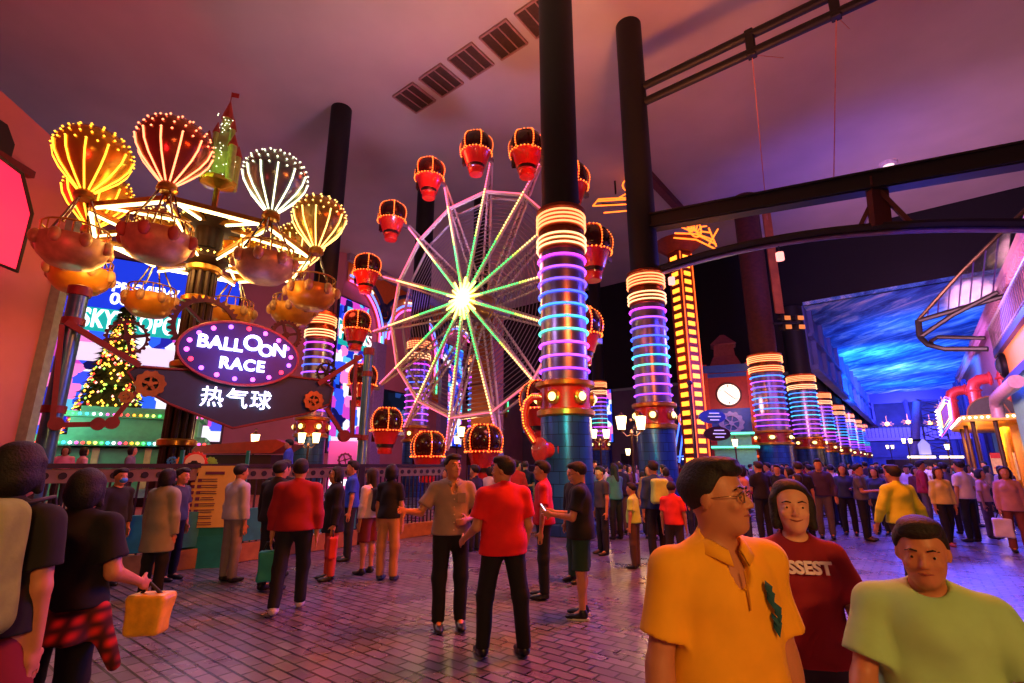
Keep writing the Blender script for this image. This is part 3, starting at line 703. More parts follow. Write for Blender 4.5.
# sign board frame: local x along sign, -y to the viewer
def loc_(p): q_ = p-org; return Vector((q_.dot(dn), -q_.dot(nrm), q_.z))
org = sp(241, 353, .25)
SB = thing('balloon_sign', 'dark blue banner sign reading BALLOON RACE hung between two posts', 'sign', org, yaw)
def L(px, py, off=0.):
    p = on_plane(px, py, org+nrm*off, nrm); return loc_(p)
nav = mat('sign_navy', '#0e2c40', .5, noise=.15)
out = [L(*p) for p in ((128, 372), (138, 386), (170, 404), (233, 428), (305, 414), (330, 404), (334, 388), (322, 380), (280, 375), (232, 372), (160, 368), (136, 366))]
q = MB(); q.poly([p+Vector((0, .06, 0)) for p in out], (0, .1, 0)); bd_ = q.build('banner_board', nav, SB)
q = MB(); q.tube([p+Vector((0, .04, 0)) for p in out], .03, 6, True); q.build('edge', rust, bd_, 40)
c0 = L(241, 354); ex = (L(300, 362)-L(182, 345)).length/2; top = L(241, 324); bot = L(241, 385); ez = (top-bot).length/2
tilt = 0.
ell = [Vector((c0.x+ex*cos(a)*1.0, -.0, c0.z+ez*sin(a))) for a in [i*2*pi/48 for i in range(48)]]
q = MB(); q.poly([p+Vector((0, -.06, 0)) for p in ell], (0, .12, 0)); ov = q.build('oval_board', mat('sign_violet', '#141478', .4, noise=.1, emit=None), SB)
q = MB(); q.tube([Vector((c0.x+ex*1.01*cos(a), -.07, c0.z+ez*1.01*sin(a))) for a in [i*2*pi/48 for i in range(48)]], .035, 6, True); q.build('rim', mat('rim_red', '#a04048', .4, .3), ov, 40)
pk = [glow('sign_bulb_pink', '#ff60d8', 4), glow('sign_bulb_red', '#ff3050', 4), glow('sign_bulb_violet', '#b060ff', 4)]
for i in range(18):
    a = i*2*pi/18+.1; q = MB(); q.ball((c0.x+ex*.87*cos(a), -.09, c0.z+ez*.84*sin(a)), .055, 10, 6); q.build('bulb', pk[(0, 2, 0, 0, 1, 2)[i % 6]], ov, True)
wl_ = glow('letter_white', '#dcd8ff', 3.4)
u_ = (L(290, 350)-L(200, 340)).length
for s_, x_, z_, k_ in (('BALL', -.37, .22, .56), ('O', .16, .36, .72), ('O', .40, .17, .56), ('N', .64, .24, .58)): text('lettering', s_, ez*k_, wl_, ov, (c0.x+ex*x_, -.1, c0.z+ez*z_), ext=.02, bold=.012, spacing=1.05)
text('lettering', 'RACE', ez*.5, wl_, ov, (c0.x+ex*.03, -.1, c0.z-ez*.38), ext=.02, bold=.012, spacing=1.12)
cc = L(237, 400)
text('lettering', '热气球', ez*.66, wl_, bd_, (cc.x, -.0, cc.z), ext=.02, bold=.002, spacing=1.12)
def gear(name, c, r, teeth, m, label=None, cat=None, parent=None, inner=.62, spokes=5, th=.08, y=0.):
    q = MB(); P = []
    for i in range(teeth*4):
        a = i*2*pi/(teeth*4); rr_ = r if i % 4 in (0, 1) else r*.9; P.append((rr_, a))
    n = len(P); V = []; 
    for yy in (y-th/2, y+th/2):
        V += [(c[0]+rr_*cos(a), c[1]+yy, c[2]+rr_*sin(a)) for rr_, a in P]; V += [(c[0]+r*inner*cos(a), c[1]+yy, c[2]+r*inner*sin(a)) for _, a in P]
    F = []
    for i in range(n):
        j = (i+1) % n; F += [(i, j, n+j, n+i), (2*n+j, 2*n+i, 3*n+i, 3*n+j), (i, 2*n+i, 2*n+j, j), (n+j, 3*n+j, 3*n+i, n+i)]
    q.add(V, F)
    for i in range(spokes):
        a = i*2*pi/spokes+.3; q.bar((c[0], c[1]+y, c[2]), (c[0]+r*inner*1.05*cos(a), c[1]+y, c[2]+r*inner*1.05*sin(a)), r*.13, th*.8)
    q.lathe([(r*.2, -th*.7), (r*.2, th*.7)], (c[0], c[1]+y, c[2]), 14, axis=(0, 1, 0))
    o = q.build(name, m, parent)
    if label: tag(o, label, cat)
    return o
brz = mat('gear_bronze', '#a06a3c', .35, .7, noise=.25); dkg = mat('gear_dark', '#4a2420', .5, .5, noise=.3); blg = mat('gear_black', '#100c18', .4, .5)
for (px, py, r_, tt, mm, inn, sp_, lb) in ((150, 384, .30, 10, brz, .5, 5, 0), (313, 401, .27, 10, brz, .5, 5, 0), (207, 325, .78, 34, dkg, .78, 3, 1), (288, 334, .42, 26, dkg, .7, 4, 1), (329, 372, .30, 22, blg, .78, 6, 1), (128, 336, .42, 22, dkg, .8, 4, 1), (126, 397, .14, 8, brz, .5, 4, 0)):
    c = L(px, py, 0); gear('gear', (c.x, .18 if lb else -.02, c.z), r_, tt, mm, parent=SB, inner=inn, spokes=sp_)
# brackets from posts to the board
q = MB()
q.bar(L(62, 325), L(52, 428), .09, .12); a, b = L(66, 322), L(140, 366); q.bar(a, b, .08, .12); a, b = L(50, 425), L(110, 424); q.bar(a, b, .08, .1); q.bar(b, L(136, 392), .08, .1)
for p in ((112, 423), (98, 424), (56, 424)): c = L(*p); q.lathe([(.13, -.08), (.13, .08)], c, 14, axis=(0, 1, 0))
q.build('bracket', rust, SB); q = MB(); a, b = L(318, 384), L(362, 356); q.bar(a, b, .08, .12); q.bar(L(326, 408), L(344, 436), .08, .1); q.bar(L(344, 436), L(360, 436), .08, .1); c = L(344, 436); q.lathe([(.16, -.08), (.16, .08)], c, 14, axis=(0, 1, 0))
q.bar(L(356, 355), L(352, 438), .09, .09); q.bar(L(352, 400), L(352, 430), .1, .1)
q.build('bracket', rust, SB)
lamp('sign_glow', 'POINT', org+nrm*1.2+Vector((0, 0, -.2)), '#a080ff', 40, .5)

# ---------------------------------------------------------------- screens on the back walls
def screen_mat(name, seed, dark=False):
    m = bpy.data.materials.new(name); m.use_nodes = True; N, Lk = nodes(m); b = N['Principled BSDF']
    tc = N.new('ShaderNodeTexCoord'); mp = N.new('ShaderNodeMapping'); mp.inputs['Location'].default_value = (seed, seed*2.3, 0); Lk.new(tc.outputs['Object'], mp.inputs[0])
    v = N.new('ShaderNodeTexVoronoi'); v.inputs['Scale'].default_value = 1.1; v.distance = 'CHEBYCHEV'; Lk.new(mp.outputs[0], v.inputs['Vector'])
    sp_ = N.new('ShaderNodeSeparateXYZ'); Lk.new(v.outputs['Color'], sp_.inputs[0])
    cr = N.new('ShaderNodeValToRGB'); cr.color_ramp.interpolation = 'CONSTANT'; e = cr.color_ramp.elements
    cols = ['#1030c0', '#3a50ff', '#f4f0ff', '#2860ff', '#d040c0', '#101050', '#ff80d0', '#60c0f0', '#2020a0'] if not dark else ['#0a0c18', '#101830', '#2a4a9a', '#0a0c18', '#5060a0', '#0c1020']
    e[0].position = 0; e[0].color = srgb(cols[0]); e[1].position = 1/len(cols); e[1].color = srgb(cols[1])
    for i in range(2, len(cols)): x = cr.color_ramp.elements.new(i/len(cols)); x.color = srgb(cols[i])
    Lk.new(sp_.outputs[0], cr.inputs[0])
    b.inputs['Base Color'].default_value = (0, 0, 0, 1); Lk.new(cr.outputs[0], b.inputs['Emission Color']); b.inputs['Emission Strength'].default_value = .75 if dark else 1.25
    b.inputs['Roughness'].default_value = .3
    return m
def wall_frame(p0, dx, n):
    M_ = Matrix((dx, -n, Vector((0, 0, 1)))).transposed().to_4x4(); M_.translation = p0; return M_
scrm = screen_mat('screen_picture', 1.3); scrd = screen_mat('screen_dark', 4.1, True); frm = mat('screen_frame', '#2a2440', .4)
def screen(label, px0, py0, px1, py1, p0, n, dx, m, off=.35):
    """upright rectangle on a wall: corners given by where its edges fall"""
    c = on_plane((px0+px1)/2, (py0+py1)/2, p0+n*off, n); a = on_plane(px0, (py0+py1)/2, p0+n*off, n); b = on_plane(px1, (py0+py1)/2, p0+n*off, n)
    w_ = abs((b-a).dot(dx)); z1 = on_plane((px0+px1)/2, py0, p0+n*off, n).z; z0 = on_plane((px0+px1)/2, py1, p0+n*off, n).z
    mid = (a+b)/2; t = thing('led_screen', label, 'screen', (mid.x, mid.y, (z0+z1)/2), math.atan2(dx.y, dx.x))
    h = z1-z0
    q = MB(); q.box((0, .1, 0), (w_+.3, .2, h+.3), 0, .03); q.build('housing', frm, t)
    q = MB(); q.box((0, -.03, 0), (w_, .04, h)); q.build('display', m, t)
    return t, w_, h
white = glow('screen_white', '#ffffff', 2.0); teal = glow('screen_teal', '#18b0a8', 1.0); mag = glow('screen_magenta', '#e83aa0', 1.3); deep = glow('screen_blue', '#1838d8', 1.1); palew = glow('screen_pale', '#e8d8f0', 1.1)
t, w_, h = screen('huge LED screen reading SKYTROPOLIS behind the christmas tree', 34, 262, 232, 440, K, nA, -dA, scrm)
q = MB(); q.box((0, -.07, h*.33), (w_, .03, h*.34)); q.build('picture_band', deep, t)
q = MB(); q.box((0, -.08, h*.14), (w_*.74, .03, h*.13)); q.build('title_band', teal, t)
q = MB(); q.box((0, -.08, -h*.04), (w_*.8, .03, h*.1)); q.build('pale_band', palew, t)
text('lettering', 'PREVIEW', h*.078, white, t, (-w_*.03, -.12, h*.335), ext=.01, bold=.03)
text('lettering', '08.12.18', h*.09, white, t, (-w_*.03, -.12, h*.265), ext=.01, bold=.03)
tt_ = text('lettering', 'SKYTROPOLIS', h*.12, white, t, (-w_*.02, -.12, h*.14), ext=.01, bold=.05, spacing=1.1); xs_ = [v.co.x for v in tt_.data.vertices]; k_ = .6*w_/(max(xs_)-min(xs_)); tt_.scale = (k_, 1.15, 1)
t, w_, h = screen('narrow LED screen reading POLIS left of the grey pilaster', 334, 300, 364, 452, K, nB, dB, scrm)
q = MB(); q.box((0, -.08, h*.26), (w_*.98, .03, h*.16)); q.build('title_band', teal, t)
text('lettering', 'POLIS', h*.13, white, t, (w_*.08, -.12, h*.26), ext=.01, bold=.02)
q = MB(); q.box((0, -.08, -h*.45), (w_*.9, .03, h*.08)); q.build('pale_band', palew, t)
screen('tall bright LED screen seen through the wheel beside the brown pylon', 441, 346, 462, 446, K, nB, dB, scrm)
t, w_, h = screen('dark screen with white pictures left of the purple column behind the wheel', 378, 392, 405, 426, K, nB, dB, scrd)
t, w_, h = screen('black television between the wheel and the tallest column', 503, 407, 530, 433, hall(66, -40), hall(-1, 0), hall(0, 1), scrd)
screen('blue-edged LED screen on the grey wall between the two black columns', 604, 386, 612, 442, hall(66, -40), hall(-1, 0), hall(0, 1), scrm)
# neon flower mural on the pink wall
MU = thing('wall_mural', 'orange wall mural with navy swirls and rainbow neon arcs', 'mural', K+nB*.1, math.atan2(dB.y, dB.x))
def ml(px, py, o=0.): p = on_plane(px, py, K+nB*(.1+o), nB)-(K+nB*.1); return Vector((p.dot(dB), -p.dot(nB), p.z))
z1 = CZ-.8
org_m = mat('mural_orange', '#e07828', .6, noise=.1); nvy = mat('mural_navy', '#28305c', .6)
def archpts(cx, cz, r, a0, a1, n=16): return [Vector((cx+r*cos(a0+(a1-a0)*i/n), 0, cz+r*sin(a0+(a1-a0)*i/n))) for i in range(n+1)]
AR, AZ0 = 4.3, 13.4
for k in range(4):
    cx_ = .7+k*10.0; xa, xb = max(0., cx_-5.0), cx_+5.0; a0 = pi if k else pi*.53
    ap = archpts(cx_, AZ0, AR, a0, 0, 24)
    q = MB(); q.poly([Vector((ap[0].x if not k else xa, -.05, z1))]+([Vector((xa, -.05, 8.5)), Vector((cx_-AR, -.05, 8.5))] if k else [])+[p+Vector((0, -.05, 0)) for p in ap]+[Vector((cx_+AR, -.05, 8.5)), Vector((xb, -.05, 8.5)), Vector((xb, -.05, z1))], (0, .05, 0)); pn = q.build('arch_panel', org_m, MU)
    q = MB(); q.tube([p+Vector((0, -.1, 0)) for p in archpts(cx_, AZ0, AR+1.5, a0*.86, pi*.14, 20)], .22, 6); q.ring((xb, -.1, 16.2), .8, .2, 20, 6, axis=(0, 1, 0)); q.build('swirl', nvy, pn, 40)
    for rr_, c_, nm in ((AR+.05, '#ff60d0', 'neon_arc'), (AR+.55, '#6080ff', 'neon_arc')):
        q = MB(); q.tube([p+Vector((0, -.25, 0)) for p in archpts(cx_, AZ0, rr_, a0*.98, 0, 28)]+[Vector((cx_+rr_, -.25, AZ0-2.2))], .09, 6); q.build(nm, glow('arc_'+c_[1:], c_, 2.6), pn, True)
    q = MB(); q.tube([p+Vector((0, -.2, 0)) for p in archpts(cx_, AZ0, AR+.85, pi*.62 if k else pi*.5, pi*.3, 12)], .09, 6); q.build('neon_arc', glow('arc_cream', '#ffe8b0', 2.4), pn, True)
    q = MB(); q.tube([Vector((cx_+AR+.25, -.25, AZ0+.3)), Vector((cx_+AR+.45, -.25, AZ0-1.6)), Vector((cx_+AR+.5, -.25, AZ0-4))], .09, 6); q.build('neon_arc', glow('arc_green', '#50e8a0', 2.4), pn, True)
# red sign near left
t = thing('wall_sign', 'plain glowing red sign panel on the near left wall', 'sign', (wy(12)+.25, 12.2, 0))
q = MB(); q.poly([(0, -1.8, 6.7), (0, .2, 6.7), (0, .2, 8.3), (0, -.3, 9.2), (0, -1.8, 9.4)], (.25, 0, 0)); q.build('panel', glow('sign_red', '#ff2850', 1.3), t)
q = MB(); q.tube([(.25, -1.8, 6.65), (.25, .25, 6.65), (.25, .25, 8.35), (.25, -.25, 9.25), (.25, -1.8, 9.45)], .05, 6, True); q.build('frame', mat('dark_trim'), t, 40)
t = thing('wall_niche', 'dark arched recess with dark red surround above the red sign', 'niche', (wy(12)+.05, 12, 0))
q = MB(); q.poly([(0, -1.6, 9.6), (0, -.1, 9.6), (0, -.1, 10.1), (0, -.4, 10.5), (0, -1.6, 10.5)], (.1, 0, 0)); q.build('recess', mat('dark_trim'), t)
q = MB(); q.bar((.12, -1.6, 9.55), (.12, .5, 9.55), .2, .2); q.build('surround', mat('maroon_trim', '#6a2028', .6), t)

# turquoise kiosk with rainbow bulbs
KP = at(132, 448, 18.3); KP.z = 0
tq = mat('turquoise_paint', '#58c0a0', .45, noise=.12); crm = mat('cream_trim', '#c8c8a0', .5)
kt = thing('turquoise_kiosk', 'turquoise kiosk with rows of rainbow bulbs on its roof, behind the balloon sign', 'kiosk', KP, R(28))
q = MB(); q.box((0, 0, 1.1), (4.2, 3, 2.2), 0, .03); q.build('body', tq, kt)
q = MB()
for x in (-2.0, -.7, .7, 2.0): q.box((x, -1.53, 1.1), (.18, .08, 2.2))
q.build('pilaster', crm, kt)
q = MB(); q.box((0, 0, 2.35), (4.8, 3.5, .18)); q.box((0, 0, 2.52), (4.6, 3.3, .16)); q.build('lower_cornice', tq, kt)
q = MB(); q.box((.2, 0, 2.9), (3.6, 2.4, .6)); q.box((.2, 0, 3.3), (3.9, 2.7, .18)); q.box((.2, 0, 3.48), (3.2, 2.2, .2)); q.build('upper_tier', tq, kt)
rb = [glow('rain_%d' % i, c, 3) for i, c in enumerate(['#ff50b0', '#ff4040', '#ffa030', '#fff070', '#50ff80', '#40c8ff', '#ffffff'])]
q = MB()
for i in range(30): q.cur = i % 7; q.ball((-2.3+i*4.6/29, -1.78, 2.35), .05, 8, 5)
q.build('bulb_row', rb, kt)
q = MB()
for i in range(22): q.cur = (i//2+4) % 7; q.ball((-1.7+i*3.8/21, -1.38, 3.3), .045, 8, 5)
q.build('bulb_row', rb, kt)
lamp('kiosk_lamp', 'POINT', KP+Vector((-.5, -3, 3.2)), '#c0ffd8', 60, .4)

# christmas tree
TP = at(101, 450, 20.8); TP.z = 0; th_ = at(130, 304, 20.8).z
ct = thing('christmas_tree', 'tall christmas tree covered in warm fairy lights, in front of the LED screen', 'christmas tree', TP)
rr = random.Random(11)
q = MB(); q.cyl((0, 0, 0), (0, 0, th_*.95), .12, .02, 8); q.build('trunk', mat('bark', '#3a2418', .9), ct)
q = MB()
for i in range(2600):
    s = rr.random()**.75; z = .35+s*(th_-.5); r = (1-s)*1.85+.05; a = rr.uniform(0, 2*pi); k = rr.uniform(.55, 1); c = Vector((r*k*cos(a), r*k*sin(a), z)); o_ = Vector((cos(a), sin(a), -.35))*rr.uniform(.16, .34); sd = Vector((-sin(a), cos(a), 0))*.05
    q.add([c-sd, c+sd, c+o_], [(0, 1, 2)]); q.add([c-Vector((0, 0, .05)), c+Vector((0, 0, .05)), c+o_], [(0, 1, 2)])
for i in range(7):
    z0 = .3+i*(th_-.6)/7; r0 = (1-i/7)*1.7+.08; q.lathe([(r0, z0), (r0*.35, z0+(th_-.6)/7*1.35)], n=18)
q.build('foliage', mat('tree_needles', '#3a4a20', .8, noise=.4), ct)
fl_ = [glow('fairy_gold', '#ffc040', 3.2), glow('fairy_red', '#ff4030', 3.), glow('fairy_green', '#a0e060', 2.), glow('fairy_pink', '#ffb0a0', 2.6)]
q = MB()
for i in range(1000):
    s = rr.random()**.75; z = .35+s*(th_-.5); r = ((1-s)*1.85+.05)*1.04; a = rr.uniform(0, 2*pi); q.cur = rr.choice((0, 0, 0, 1, 2, 3)); q.bulb((r*cos(a), r*sin(a), z), .062)
tag(q.build('fairy_lights', fl_, ct), kind='stuff')
q = MB(); P_ = [(cos(i*pi/5+pi/2)*(.2 if i % 2 == 0 else .08), -.02, th_+.1+sin(i*pi/5+pi/2)*(.2 if i % 2 == 0 else .08)) for i in range(10)]; q.poly(P_, (0, .04, 0)); q.build('star', mat('star_red', '#c03020', .4), ct)

# ride platform with red boat-like canopy behind the fence
pf = thing('ride_platform', 'raised dark red deck of the balloon ride behind the queue fence', 'platform', BC)
q = MB(); q.lathe([(3.6, 0), (3.6, .7), (3.45, .75)], n=48); q.build('deck', mat('deck_red', '#7a3028', .6), pf, 40)
t = thing('ride_booth', 'long slanted red roof of the low booth behind the queue fence', 'booth', (-9.4, 18.0, 0), -.12)
q = MB(); q.box((0, 0, 1.0), (2.6, .9, 2.0)); q.build('body', mat('booth_dark', '#3a1a20', .6), t)
q = MB(); q.poly([(-1.7, -.6, 2.05), (-1.4, -.6, 2.3), (1.5, -.6, 2.5), (1.9, -.6, 2.35), (1.4, -.6, 2.05)], (0, 1.2, 0)); q.build('roof', mat('booth_red', '#b04030', .45), t)

# ---------------------------------------------------------------- bulb tower with neon flower
TW = at(697, 464, 27.5); TW.z = 0
t = thing('bulb_tower', 'tall ride tower of glowing orange squares topped by a neon flower crown', 'tower', TW, R(28))
twm = mat('tower_rust', '#8a3418', .5, .3, noise=.2); sq = glow('square_lamp', '#ff9828', 3.0)
q = MB(); q.box((0, 0, 6.9), (.95, .95, 13.8), 0, .04); q.build('shaft', twm, t)
for i in range(26):
    z = .9+i*.5
    for c_, s_ in (((0, -.48, z), (.5, .06, .25)), ((.48, 0, z), (.06, .5, .25)), ((-.48, 0, z), (.06, .5, .25))): q = MB(); q.box(c_, s_); q.build('square_lamp', sq, t)
q = MB()
for sx in (-1, 1):
    q.bar((sx*.46, -.5, .2), (sx*.46, -.5, 13.7), .05, .05)
q.build('edge_strip', glow('edge_amber', '#ff6020', 2), t)
q = MB(); q.lathe([(.7, 13.8), (1.3, 14.3), (1.35, 14.5), (.6, 14.7)], n=24); cr_ = q.build('crown', twm, t, 40)
q = MB()
for k in range(9):
    a = -.1+k*pi/8; q.tube([(.2*cos(a), -1.3, 14.6+.1*sin(a)), (.8*cos(a)-.1, -1.32, 14.6+.75*sin(a)), (1.35*cos(a), -1.3, 14.6+1.05*sin(a))], .045, 5)
q.ring((0, -1.3, 14.9), .55, .05, 20, 5, axis=(0, 1, 0)); q.tube([(-1.6, -1.3, 14.2), (0, -1.35, 14.5), (1.7, -1.3, 14.25)], .05, 5); q.tube([(-1.7, -1.3, 13.9), (0, -1.35, 14.15), (1.8, -1.3, 13.9)], .05, 5)
q.tube([(1.0, -1.3, 14.0), (2.0, -1.3, 15.3)], .05, 5); q.tube([(1.7, -1.3, 14.1), (1.2, -1.3, 15.2)], .05, 5)
q.build('neon_flower', glow('neon_flower_orange', '#ff7420', 2.8), cr_, True)
lamp('tower_lamp', 'POINT', TW+Vector((-.6, -2.2, 7)), '#ff8030', 260, .5)
t = thing('neon_sign_fragment', 'orange neon stepped sign peeping between the two black columns', 'neon sign', at(617, 206, 30))
q = MB()
for z, w_ in ((0, 1.6), (.35, 1.3), (-.5, .9)): q.tube([(-w_, 0, z), (w_, -.1, z+.12)], .05, 5)
q.tube([(-1.6, 0, 0), (-1.2, 0, .5), (1.5, -.1, .6)], .05, 5); q.ring((.9, 0, 1.5), .45, .05, 16, 5, axis=(0, 1, 0))
q.tube([(0, 0, .5), (.9, 0, 1.05)], .05, 5); q.build('neon', glow('neon_flower_orange', '#ff7420', 2.8), t, True)
q = MB(); q.box((0, .15, .2), (2.0, .08, .1)); q.cyl((0, .2, 1), (0, .2, 4.2), .06); q.build('backing', mat('dark_fascia'), t)

# blue neon ride frame behind
t = thing('neon_ride_frame', 'blue neon A-frame ride beside the bulb tower', 'ride', at(684, 452, 38)-Vector((0, 0, 2.2)))
t.location.z = 0
q = MB()
for x0, x1 in ((-1.2, .2), (-.7, .5), (1.6, .5)): q.tube([(x0, 0, .5), (x1, 0, 6.2)], .06, 6)
q.tube([(-1.8, 0, 2.2), (1.9, 0, 2.4)], .05, 6); q.build('neon_tubes', glow('frame_blue', '#4a70ff', 2.6), t, True)
q = MB(); q.box((0, .2, 3), (.4, .2, 6.0)); q.bar((-1.4, .2, 0), (.3, .2, 6.2), .2, .2); q.bar((1.8, .2, 0), (.5, .2, 6.2), .2, .2); q.build('frame', mat('frame_navy', '#202a60', .5), t)
q = MB(); q.ring((.3, -.1, 5.0), .5, .08, 16, 6, axis=(0, 1, 0)); q.ball((.3, -.1, 5.0), .2); q.build('neon_rosette', glow('rosette_red', '#ff5a40', 2.8), t, True)
q = MB()
for i in range(14): a = i*pi/13; q.ball((1.9*cos(a), -.3, .9+1.2*sin(a)), .07, 6, 4)
q.build('bulb_arch', glow('arch_white', '#c8c8ff', 3), t)

# clock tower
CT = at(734, 452, 35.5); CT.z = 0
t = thing('clock_tower', 'red and blue clock tower with round white clock faces and a pale gear', 'clock tower', CT, R(-22))
rd = mat('tower_red', '#a83a30', .5, noise=.15); bu = mat('tower_blue', '#2858b8', .5, noise=.15)
q = MB(); q.box((0, 0, 4.0), (2.9, 2.9, 8.0), 0, .03); q.build('body', rd, t)
q = MB(); q.box((0, 0, 4.5), (2.98, 2.98, 1.8)); q.box((0, 0, 8.15), (3.3, 3.3, .5)); q.box((0, 0, 7.7), (3.05, 3.05, .25)); q.build('blue_panels', bu, t)
q = MB()
for sx in (-1, 1): q.box((sx*1.38, -1.4, 6.0), (.28, .35, 5.0)); q.box((sx*1.38, 1.4, 6.0), (.28, .35, 5.0))
q.build('corner_strip', mat('tower_scarlet', '#d84a30', .5), t)
q = MB(); q.lathe([(1.5, 8.4), (1.1, 9.1), (1.0, 9.2), (.9, 10.0), (1.2, 10.1), (.2, 10.9)], n=4, a0=pi/4, a1=pi/4+2*pi); q.build('cap', mat('tower_cap', '#8a4858', .5), t)
for rz in (0, pi/2):
    e = MB(); M_ = Matrix.Rotation(rz, 4, 'Z')
    e.M = M_; e.ring((0, -1.5, 6.35), .76, .07, 28, 6, axis=(0, 1, 0)); cf = e.build('clock_rim', mat('clock_rim', '#5a3a30', .4), t, 40)
    e = MB(); e.M = M_; e.lathe([(.71, 0), (.71, .04)], (0, -1.5, 6.35), 28, axis=(0, -1, 0)); e.build('clock_face', glow('clock_face', '#fff4e0', 1.1), cf)
    e = MB(); e.M = M_
    for i in range(12):
        a = i*pi/6; e.bar((.5*sin(a), -1.56, 6.35+.5*cos(a)), (.64*sin(a), -1.56, 6.35+.64*cos(a)), .06, .03)
    e.bar((0, -1.58, 6.35), (.42, -1.58, 5.98), .07, .03); e.bar((-.25, -1.58, 6.6), (.2, -1.58, 6.15), .09, .03); e.build('clock_hands', mat('ink', '#100c10', .5), cf)
gear('gear', (0, -1.6, 4.4), .8, 12, mat('gear_lilac', '#8a90e0', .4), parent=t, inner=.6, spokes=6)
lamp('clock_lamp', 'POINT', CT+Vector((-1, -3.5, 5.5)), '#ffb0a0', 140, .5)
KP2 = at(737, 464, 31.5); KP2.z = 0
t = thing('green_kiosk', 'mint green kiosk with tiered top in front of the clock tower', 'kiosk', KP2, R(-25))
mint = mat('mint_paint', '#60c890', .5, noise=.12)
q = MB(); q.box((0, 0, 1.3), (2.3, 2.3, 2.6), 0, .03); q.build('body', mint, t)
q = MB(); q.box((0, 0, 2.7), (2.6, 2.6, .22)); q.box((0, 0, 3.1), (1.9, 1.9, .6)); q.box((0, 0, 3.5), (2.3, 2.3, .2)); q.build('tiered_roof', mint, t)
q = MB(); q.bar((-1.3, -1.32, 2.7), (1.3, -1.32, 2.7), .06, .07); q.bar((1.32, -1.3, 2.7), (1.32, 1.3, 2.7), .06, .07); q.bar((-1.15, -1.17, 3.5), (1.15, -1.17, 3.5), .06, .07); q.build('neon_edge', glow('edge_cyan', '#60ffe0', 2.6), t)
t = thing('amber_pillar', 'short amber-lit pillar between the clock tower and the first fat column', 'pillar', at(763, 460, 33)); t.location.z = 0
q = MB(); q.lathe([(.4, 0), (.4, .3), (.3, .4), (.3, 4.2), (.42, 4.4), (.42, 4.7)], n=16); q.build('post', mat('amber_paint', '#d88a30', .4), t, 40)
q = MB()
for z in (1.2, 2.2, 3.2): q.ring((0, 0, z), .33, .05, 16, 5)
q.build('light_ring', glow('edge_amber'), t, True)
# twin spotlights on brown shaft + orange banner
sx = Vector((16.7, 32.4, 0))
t = thing('vertical_banner', 'long orange and brown strip hanging beside the brown upper shaft of the first fat column', 'banner', sx+Vector((1.2, -.4, 0)))
q = MB(); q.box((0, 0, 15.8), (.65, .12, 8.6), .2, .02); q.build('cloth', mat('banner_orange', '#c0682a', .6, noise=.35, scale=1.2), t)
q = MB(); q.bar((-.4, 0, 20.1), (.4, 0, 20.1), .08, .08); q.build('rod', gm, t)
t = thing('spotlight_bank', 'bank of four small amber spotlights beside the brown shaft', 'spotlight', at(784, 323, 31))
q = MB()
for x in (-.1, .75):
    for z in (-.28, .32): q.lathe([(.18, -.2), (.24, .1), (.24, .16)], (x, 0, z), 12, axis=(.5, -1, -.1))
q.bar((-.6, .2, .02), (1.2, .2, .12), .1, .1); q.build('housing', gm, t, 40)
q = MB()
for x in (-.1, .75):
    for z in (-.28, .32): q.box((x+.3, -.1, z), (.38, .1, .26))
q.build('lens', glow('amber_lens', '#c87830', 1.0), t)
# oval signs on a pole
OP = at(697, 470, 15.5); OP.z = 0
t = thing('direction_sign', 'pole with a blue oval board above a dark oval board', 'signpost', OP)
q = MB(); q.cyl((0, 0, 0), (0, 0, 4.1), .05, n=10); q.ball((0, 0, 4.15), .09); q.build('pole', mat('sign_pole', '#3a2c50', .4, .5), t, 40)
for px, py, w_, h_, m_, nm in ((711, 417, .5, .13, mat('oval_blue', '#3a68c0', .4), 'blue oval board'), (716, 434, .5, .13, mat('oval_brown', '#3a2428', .4), 'dark brown oval board')):
    c = at(px, py, 15.4)-OP
    q = MB(); q.lathe([(1, -.04), (1, .04)], (0, 0, 0), 32, axis=(0, 1, 0)); q.v = [(c.x+x*w_*.8, c.y+y-.08, c.z+z*h_*1.6) for x, y, z in q.v]; o = q.build('oval_board', m_, t)
    tag(o, nm)
    q = MB()
    for j, ww in enumerate((.3, .38, .26)): q.box((c.x+.05, c.y-.14, c.z+.1-j*.1), (ww, .02, .03))
    q.build('lettering', glow('letter_dim', '#c8c0ff', .8), o)

# lamp posts
lm = mat('lamp_post_iron', '#5a3a38', .4, .6); lg = glow('lantern_glass', '#ffe0a0', 5.0)
def lantern_post(px, py, Y, label, heads=2, h=None, power=60):
    p = at(px, py, Y); H_ = p.z; p.z = 0
    t = thing('lamp_post', label, 'lamp post', p)
    q = MB(); q.lathe([(.16, 0), (.16, .1), (.08, .3), (.045, .5), (.04, H_-.35), (.07, H_-.3), (.03, H_-.2)], n=12); q.build('pole', lm, t, 40)
    sp_ = [(-.3, 0), (.3, 0)] if heads == 2 else [(0, 0)]
    q = MB()
    if heads == 2: q.tube([(-.3, 0, H_-.25), (-.15, 0, H_-.4), (0, 0, H_-.35), (.15, 0, H_-.4), (.3, 0, H_-.25)], .02, 6)
    for x, y in sp_: q.cyl((x, y, H_+.2), (x, y, H_+.32), .14, .02, 6); q.cyl((x, y, H_-.28), (x, y, H_-.2), .05, .12, 6)
    q.ball((0, 0, H_+(.1 if heads == 2 else .38)), .05); q.build('bracket', lm, t)
    for x, y in sp_: q = MB(); q.cyl((x, y, H_-.2), (x, y, H_+.2), .11, .17, 6); q.build('lantern', lg, t)
    if power: lamp('lantern_lamp', 'POINT', p+Vector((0, -.35, H_)), '#ffc878', power, .25)
lantern_post(631, 423, 15.5, 'twin-lantern lamp post left of the second black column', 2, power=120)
